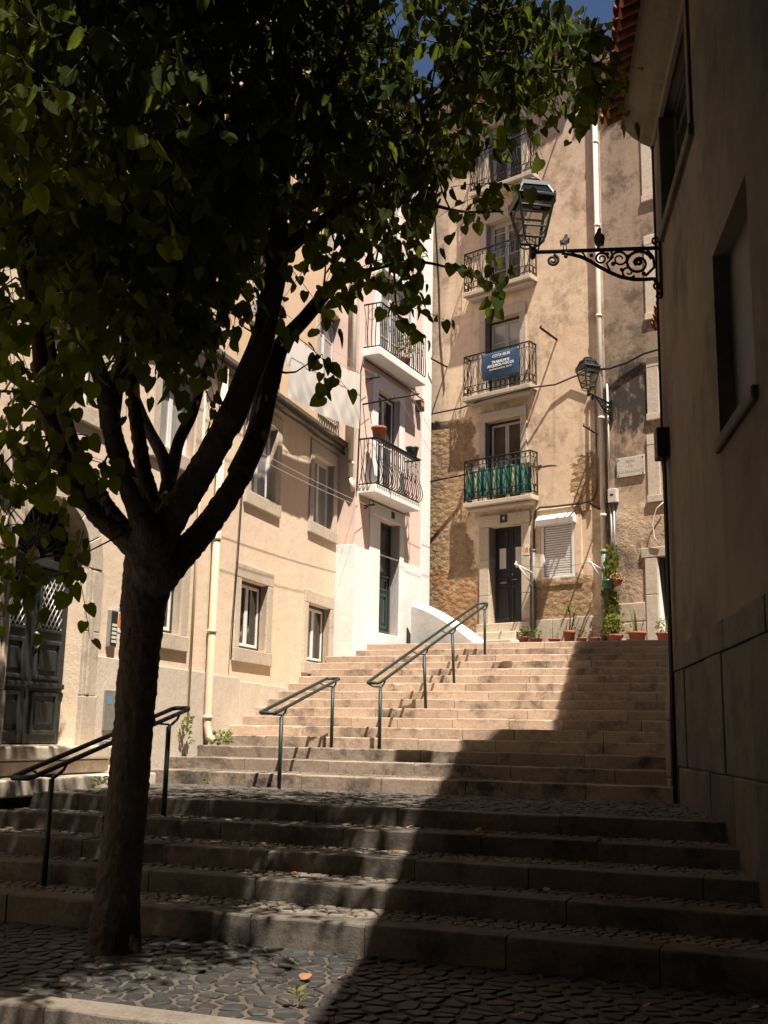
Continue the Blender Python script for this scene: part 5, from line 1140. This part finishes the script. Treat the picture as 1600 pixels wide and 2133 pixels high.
# weeds at wall feet and in the joints
def weed(label, P, r, h, n, size, mat='leaf_light'):
    t = thing('weed', label, 'weed', P); bushy(t, P, r, h, n, size, mat, 'leaves')
P = YEL.p(-.30, .30, z_of(3)); weed('bright green weed tuft at the mouth of the yellow downpipe', P, .20, .22, 160, .06); P = YEL.p(-1.15, .14, z_of(3)); weed('spindly weed growing at the plinth left of the downpipe', P, .10, .42, 60, .07)
weed('small green weed growing out of the first riser above the cobbles', ground(712, 1972, .005), .07, .17, 45, .05); weed('thin weed among the dark cobbles near the bottom edge', ground(617, 2098, .005), .05, .10, 22, .04, 'leaf_vine'); weed('weed by the doorstep of the arched street door', ground(210, 1640, .86), .10, .12, 50, .05); weed('tiny weed in the cobbles of the middle landing', ground(425, 1634, .86), .06, .08, 25, .04)

# ------------------------------------------------------------------ the tree
tb = ground(236, 1978, 0.0); YT = tb.y
TREE = thing('redbud_tree', 'dark heart leaved tree growing from the cobbles at left, spreading over the stairs', 'tree', tb)
def limb(name, pts, n=12, wob=.03):
    P = [at(x, y, Y) for x, y, Y, r in pts]; R = [r for *_, r in pts]
    # smooth the line (Catmull-Rom)
    Q, RR = [], []
    for i in range(len(P) - 1):
        a, b, c, d = P[max(i - 1, 0)], P[i], P[i + 1], P[min(i + 2, len(P) - 1)]
        for j in range(4):
            f = j / 4; Q.append(.5 * ((2 * b) + (c - a) * f + (2 * a - 5 * b + 4 * c - d) * f * f + (3 * b - a - 3 * c + d) * f ** 3)); RR.append((R[i] + (R[i + 1] - R[i]) * f) * (1 + rng.uniform(-wob, wob)))
    Q.append(P[-1]); RR.append(R[-1]); mb = MB(); mb.tube(Q, RR, n); b0 = len(mb.v)
    for v in mb.v: v += Vector((math.sin(v.z * 9 + v.x * 7), math.sin(v.z * 7 + v.y * 11), 0)) * .006
    o = mb.build(name, M['bark'], TREE, recalc=False); return Q
y0 = YT
CORE = MB()
def core(pts, n=14):
    P = [at(x, y, Y) for x, y, Y, r in pts]; R = [r for *_, r in pts]; Q = []; RR = []
    for i in range(len(P) - 1):
        a, b, c, d = P[max(i - 1, 0)], P[i], P[i + 1], P[min(i + 2, len(P) - 1)]
        for j in range(6):
            f = j / 6; Q.append(.5 * ((2 * b) + (c - a) * f + (2 * a - 5 * b + 4 * c - d) * f * f + (3 * b - a - 3 * c + d) * f ** 3)); RR.append(R[i] + (R[i + 1] - R[i]) * f)
    CORE.tube(Q + [P[-1]], RR + [R[-1]], n)
core([(230, 2030, y0, .30), (237, 1970, y0, .195), (246, 1850, y0, .157), (262, 1700, y0, .15), (280, 1500, y0, .146), (292, 1350, y0, .152), (303, 1230, y0, .18), (318, 1150, y0, .20), (330, 1105, y0 + .02, .15)], 20)
LB = []
for pts in [
    [(320, 1150, 8.0, .15), (352, 1085, 8.0, .135), (405, 1005, 7.95, .12), (470, 890, 7.85, .112), (520, 780, 7.8, .10), (555, 670, 7.7, .09), (578, 540, 7.6, .078), (583, 400, 7.5, .06), (590, 220, 7.4, .048), (600, -40, 7.3, .035)],
    [(335, 1200, 8.1, .15), (385, 1150, 8.2, .12), (440, 1085, 8.3, .108), (500, 990, 8.3, .10), (540, 890, 8.4, .092), (562, 790, 8.4, .085), (590, 715, 8.5, .072), (650, 645, 8.6, .06), (705, 582, 8.7, .05), (760, 500, 8.8, .038), (830, 410, 8.9, .025), (880, 330, 9.0, .012)],
    [(583, 530, 7.6, .06), (640, 485, 7.6, .052), (700, 440, 7.6, .048), (775, 385, 7.7, .045), (840, 315, 7.8, .038), (890, 230, 7.9, .028), (960, 120, 8.0, .018), (1040, 40, 8.1, .01)],
    [(300, 1160, 7.95, .12), (250, 1115, 7.95, .09), (195, 1065, 7.9, .08), (140, 980, 7.8, .073), (106, 880, 7.7, .064), (85, 760, 7.6, .055), (70, 640, 7.5, .048), (40, 520, 7.4, .04), (15, 300, 7.3, .028)],
    [(305, 1150, 8.05, .12), (262, 1105, 8.15, .085), (215, 1045, 8.2, .074), (165, 955, 8.2, .064), (132, 860, 8.3, .055), (104, 720, 8.3, .046), (95, 560, 8.3, .03), (120, 400, 8.3, .02)],
    [(315, 1130, 7.9, .13), (290, 1065, 7.85, .10), (258, 985, 7.8, .086), (232, 890, 7.7, .078), (216, 805, 7.6, .07), (190, 730, 7.5, .062), (140, 640, 7.4, .052), (80, 570, 7.3, .042), (0, 480, 7.2, .036)],
    [(230, 885, 7.7, .06), (246, 800, 7.75, .05), (262, 735, 7.8, .046), (262, 600, 7.9, .04), (250, 400, 7.9, .028), (270, 200, 7.9, .016)],
    [(330, 1100, 8.3, .11), (305, 1010, 8.4, .078), (290, 920, 8.4, .068), (278, 820, 8.4, .06), (266, 700, 8.4, .048), (300, 520, 8.5, .03), (340, 350, 8.6, .018)],
    [(325, 1120, 8.15, .07), (345, 1040, 8.35, .066), (352, 1000, 8.5, .062), (335, 945, 8.6, .055), (305, 885, 8.8, .05), (275, 810, 9.0, .044), (240, 720, 9.1, .036), (220, 560, 9.2, .02)],
    [(328, 1115, 8.15, .07), (348, 1030, 8.4, .066), (355, 985, 8.55, .06), (372, 925, 8.8, .054), (395, 872, 8.9, .048), (420, 800, 9.0, .04), (450, 700, 9.1, .028), (470, 560, 9.2, .016)],
    [(578, 470, 7.5, .04), (640, 380, 7.4, .03), (680, 220, 7.3, .022), (730, 60, 7.2, .014)],
    [(700, 585, 8.7, .022), (780, 560, 8.6, .018), (860, 545, 8.5, .014), (940, 560, 8.4, .009), (1030, 590, 8.3, .005)],
    [(890, 230, 7.9, .02), (1000, 180, 8.2, .015), (1110, 150, 8.5, .01), (1230, 150, 8.8, .005)],
    [(880, 420, 8.8, .018), (960, 440, 8.8, .012), (1050, 440, 8.8, .006)]]:
    main = len(LB) in (0, 1, 3, 4, 5, 7)
    if main: core([(308, 1230, y0, .10)] + [(x_, y_, Y_, r_ * .92) for x_, y_, Y_, r_ in pts[:5]]); LB.append(limb('branch', pts[3:], 10))
    else: LB.append(limb('branch', pts, 10))
tk = CORE.build('trunk', M['bark'], TREE, recalc=False)
m_ = tk.modifiers.new('merge', 'REMESH'); m_.mode = 'VOXEL'; m_.voxel_size = .016; m_.use_smooth_shade = True
m_ = tk.modifiers.new('soften', 'SMOOTH'); m_.factor = .6; m_.iterations = 8
tx = bpy.data.textures.new('bark_relief', 'CLOUDS'); tx.noise_scale = .055; tx.noise_depth = 3
m_ = tk.modifiers.new('relief', 'DISPLACE'); m_.texture = tx; m_.strength = .034; m_.mid_level = .5
NODES = [p for L in LB for p in L[3:]]
BL = [(230, 230, 330, 330, 420, 6.0, 9.6), (560, 180, 290, 260, 260, 6.6, 9.6), (860, 130, 280, 170, 200, 7.2, 10), (1090, 110, 180, 110, 95, 7.8, 10), (1225, 150, 45, 80, 18, 8.4, 9.4), (110, 560, 200, 220, 150, 6.2, 8.6),
      (350, 540, 220, 180, 190, 6.3, 8.8), (610, 380, 200, 190, 150, 6.6, 9), (790, 370, 130, 120, 62, 7.6, 9.4), (950, 400, 95, 65, 26, 8.2, 9.3), (740, 560, 120, 70, 34, 7.8, 9), (835, 640, 45, 60, 11, 8.2, 8.9),
      (320, 690, 140, 70, 30, 6.6, 8), (440, 640, 110, 80, 32, 6.8, 8.2), (50, 880, 80, 180, 26, 6.8, 8), (40, 1150, 50, 70, 7, 7, 7.6), (660, 720, 40, 40, 5, 7.9, 8.3), (1000, 570, 60, 22, 6, 8.2, 8.4), (900, 545, 60, 20, 5, 8.3, 8.6), (200, 960, 50, 60, 4, 7.4, 7.8),
      (130, 1180, 60, 60, 4, 7.2, 7.6), (430, 1010, 30, 50, 2, 7.8, 8.0), (1050, 290, 80, 70, 9, 8.4, 9.4),
      (170, 150, 230, 230, 120, 4.9, 6.1), (450, -330, 700, 300, 620, 5.2, 9.6), (250, -120, 420, 170, 260, 5.9, 7.6), (-300, 250, 260, 500, 170, 6.2, 9.4), (1000, -200, 300, 180, 70, 7.6, 10), (300, -900, 600, 400, 420, 5.0, 8.6)]  # out-of-frame entries are unseen foliage, added to block the sun
# keep the limbs that show in front of the foliage clear of leaves
COR = [((400, 1010), (580, 520), 75, 8.0, .95), ((545, 880), (600, 700), 70, 8.6, .9), ((600, 700), (720, 570), 60, 8.8, .8), ((600, 500), (880, 250), 45, 8.0, .7), ((190, 740), (0, 480), 55, 7.7, .7), ((580, 500), (585, 330), 45, 7.7, .7), ((260, 900), (262, 720), 60, 8.6, .7), ((100, 900), (75, 700), 50, 7.8, .6)]
leaves = []; tw = MB(); nspr = 0
SPR = []
for bx_, by_, rx, ry, n, Y0, Y1 in BL:
    for _ in range(n):
        a = rng.uniform(0, 2 * PI); q = math.sqrt(rng.uniform(0, 1)); SPR.append(at(bx_ + rx * q * math.cos(a), by_ + ry * q * math.sin(a), rng.uniform(Y0, Y1)))
for (cx, cy, cz), (rx, ry, rz), n in (((-1.7, 5.9, 7.5), (2.2, 1.9, 1.0), 620), ((-.6, 5.4, 6.9), (1.1, 1.0, .7), 110), ((-3.2, 6.3, 6.3), (1.4, 1.6, 1.0), 160), ((-1.5, 4.3, 6.2), (.95, .9, .6), 100), ((.75, 6.9, 8.1), (1.5, 1.7, .7), 130), ((-3.6, 10.6, 7.3), (1.1, 1.4, .9), 120)):   # crown out of view, shaped to shade the leaves, steps and door
    for _ in range(n): SPR.append(Vector((cx, cy, cz)) + Vector([c_ * r_ for c_, r_ in zip(rv() * rng.uniform(0, 1) ** .4, (rx, ry, rz))]))
for P in SPR:
    for px, py, _d in (project(P),):
        G = P - SDIR * (P.z / SDIR.z)
        if -1.35 < G.x < .1 and 6.0 < G.y < 7.45 and rng.uniform() < .85: continue
        if rng.uniform() < .08: continue
        if 1062 < px < 1195 and 330 < py < 600: continue
        if 905 < px < 1150 and 235 < py < 620 and rng.uniform() < .62: continue
        if 905 < px < 1070 and 455 < py < 530: continue
        if 560 < px < 900 and 480 < py < 720 and rng.uniform() < .35: continue
        hide = False
        for (ax_, ay_), (bx2, by2), w_, Yl, pr in COR:
            dx_, dy_ = bx2 - ax_, by2 - ay_; f_ = max(0, min(1, ((px - ax_) * dx_ + (py - ay_) * dy_) / (dx_ * dx_ + dy_ * dy_)))
            if math.hypot(px - ax_ - f_ * dx_, py - ay_ - f_ * dy_) < w_ and P.y < Yl and rng.uniform() < pr: hide = True
        if hide: continue
        near = min(NODES, key=lambda w: (w - P).length_squared) if nspr % 3 == 0 else None
        d = (Vector((rng.normal() * .7, rng.normal() * .7, rng.uniform(-1.0, .25)))).normalized(); L = rng.uniform(.35, .7); k = rng.integers(5, 10); pts = []
        for i in range(k):
            f = i / (k - 1); c = P + d * L * (f - .3) - Vector((0, 0, .22 * L * f * f)); pts.append(c)
        tw.tube(pts, [.0045 - .003 * i / k for i in range(k)], 3)
        if near is not None and (near - P).length < 1.2: m_ = near.lerp(pts[0], .5) + rv() * .08; tw.tube([near, near.lerp(m_, .6) + rv() * .02, m_, m_.lerp(pts[0], .6), pts[0]], [.011, .009, .008, .006, .004], 4)
        sdv = d.cross(Vector((0, 0, 1))); sdv = sdv.normalized() if sdv.length > .1 else Vector((1, 0, 0))
        for i, c in enumerate(pts):
            s_ = 1 if i % 2 else -1; ax = (Vector((0, 0, -.85)) + sdv * .55 * s_ + d * .25 + rv() * .38).normalized(); nr = (sdv.cross(d) * .3 + rv() * .8 + Vector((0, -.35, .35))).normalized(); nr = (nr - ax * nr.dot(ax)).normalized()
            st_ = c + (sdv * s_ * .6 + ax * .5) * .03; leaves.append((st_, ax, nr, rng.uniform(.062, .128)))
        nspr += 1
tw.build('twigs', M['twig'], TREE, recalc=False)
vis = []
for i, (P, ax, nr, sz) in enumerate(leaves):
    x, y, k = project(P); vis.append((0 if (0 < x < 1600 and 0 < y < 1300) else 1, k / sz))
order = sorted(range(len(leaves)), key=lambda i: vis[i]); pick = order[:300]; ps = set(pick)
LM = []
for fo, cu_ in ((.18, .12), (.30, .22), (.10, .28), (.24, .05)):
    m_ = MB(); add_leaf(m_, Vector((0, 0, 0)), Vector((0, 1, 0)), Vector((0, 0, 1)), 1.0, fo, cu_); me = bpy.data.meshes.new('leaf'); me.from_pydata([tuple(v) for v in m_.v], [], m_.f); me.update(); me.polygons.foreach_set('use_smooth', [True] * len(me.polygons)); me.materials.append(M['leaf']); LM.append(me)
for i in pick:
    P, ax, nr, sz = leaves[i]; sd = ax.cross(nr).normalized(); inst('leaf', LM[i % 4], TREE, P, Matrix((sd, ax, nr)).transposed().to_quaternion(), (sz, sz, sz))
fol = MB()
for i, (P, ax, nr, sz) in enumerate(leaves):
    if i not in ps: add_leaf(fol, P, ax, nr, sz, rng.uniform(.08, .32), rng.uniform(.03, .3))
tag(fol.build('foliage', M['leaf'], TREE, recalc=False), kind='stuff')
print('leaves', len(leaves))

# ------------------------------------------------------------------ fallen leaves
FL = []
for _ in range(60):
    k = int(rng.choice([-5, -5, -5, -4, -3, -2, -1, 0, 0, 0, 0, 1, 2]))
    if k == -5: P = sp(0, rng.uniform(5.8, 7.5), rng.uniform(-3.2, .8), .014)
    else: s0, s1 = s_of(k) + .05, s_of(k + 1) - .06; s_ = rng.uniform(s0, s1); P = sp(k, s_, rng.uniform(-4.2, 1.6), z_of(k) + .012)
    x, y, _k = project(P)
    if 0 < x < 1600 and y < 2133:
        mb = MB(); ax = Vector((rng.normal(), rng.normal(), .1)).normalized(); nr = (Vector((0, 0, 1)) + rv() * .35).normalized(); nr = (nr - ax * nr.dot(ax)).normalized(); t = thing('fallen_leaf', ['dry brown leaf fallen on the dark cobbles by the kerb', 'dry brown leaf fallen on the lower steps', 'dry brown leaf fallen on the cobbled middle landing', 'dry brown leaf fallen on the first sunlit steps above the landing'][0 if k == -5 else 1 if k < 0 else 2 if k == 0 else 3], 'leaf', P, 'dry leaves fallen on the stairs')
        add_leaf(mb, P + Vector((0, 0, .006)), ax, nr, rng.uniform(.04, .075), .3, -.25); mb.build('blade', M['leaf_dry'], t, recalc=False)

# ------------------------------------------------------------------ lettering becomes plain mesh
bpy.context.view_layer.update(); dg = bpy.context.evaluated_depsgraph_get()
for o in [o for o in bpy.data.objects if o.type == 'FONT']:
    me = bpy.data.meshes.new_from_object(o.evaluated_get(dg)); nm, pa, mt = o.name, o.parent, o.matrix_local.copy(); bpy.data.objects.remove(o)
    n_ = bpy.data.objects.new(nm, me); COL.objects.link(n_); n_.parent = pa; n_.matrix_local = mt
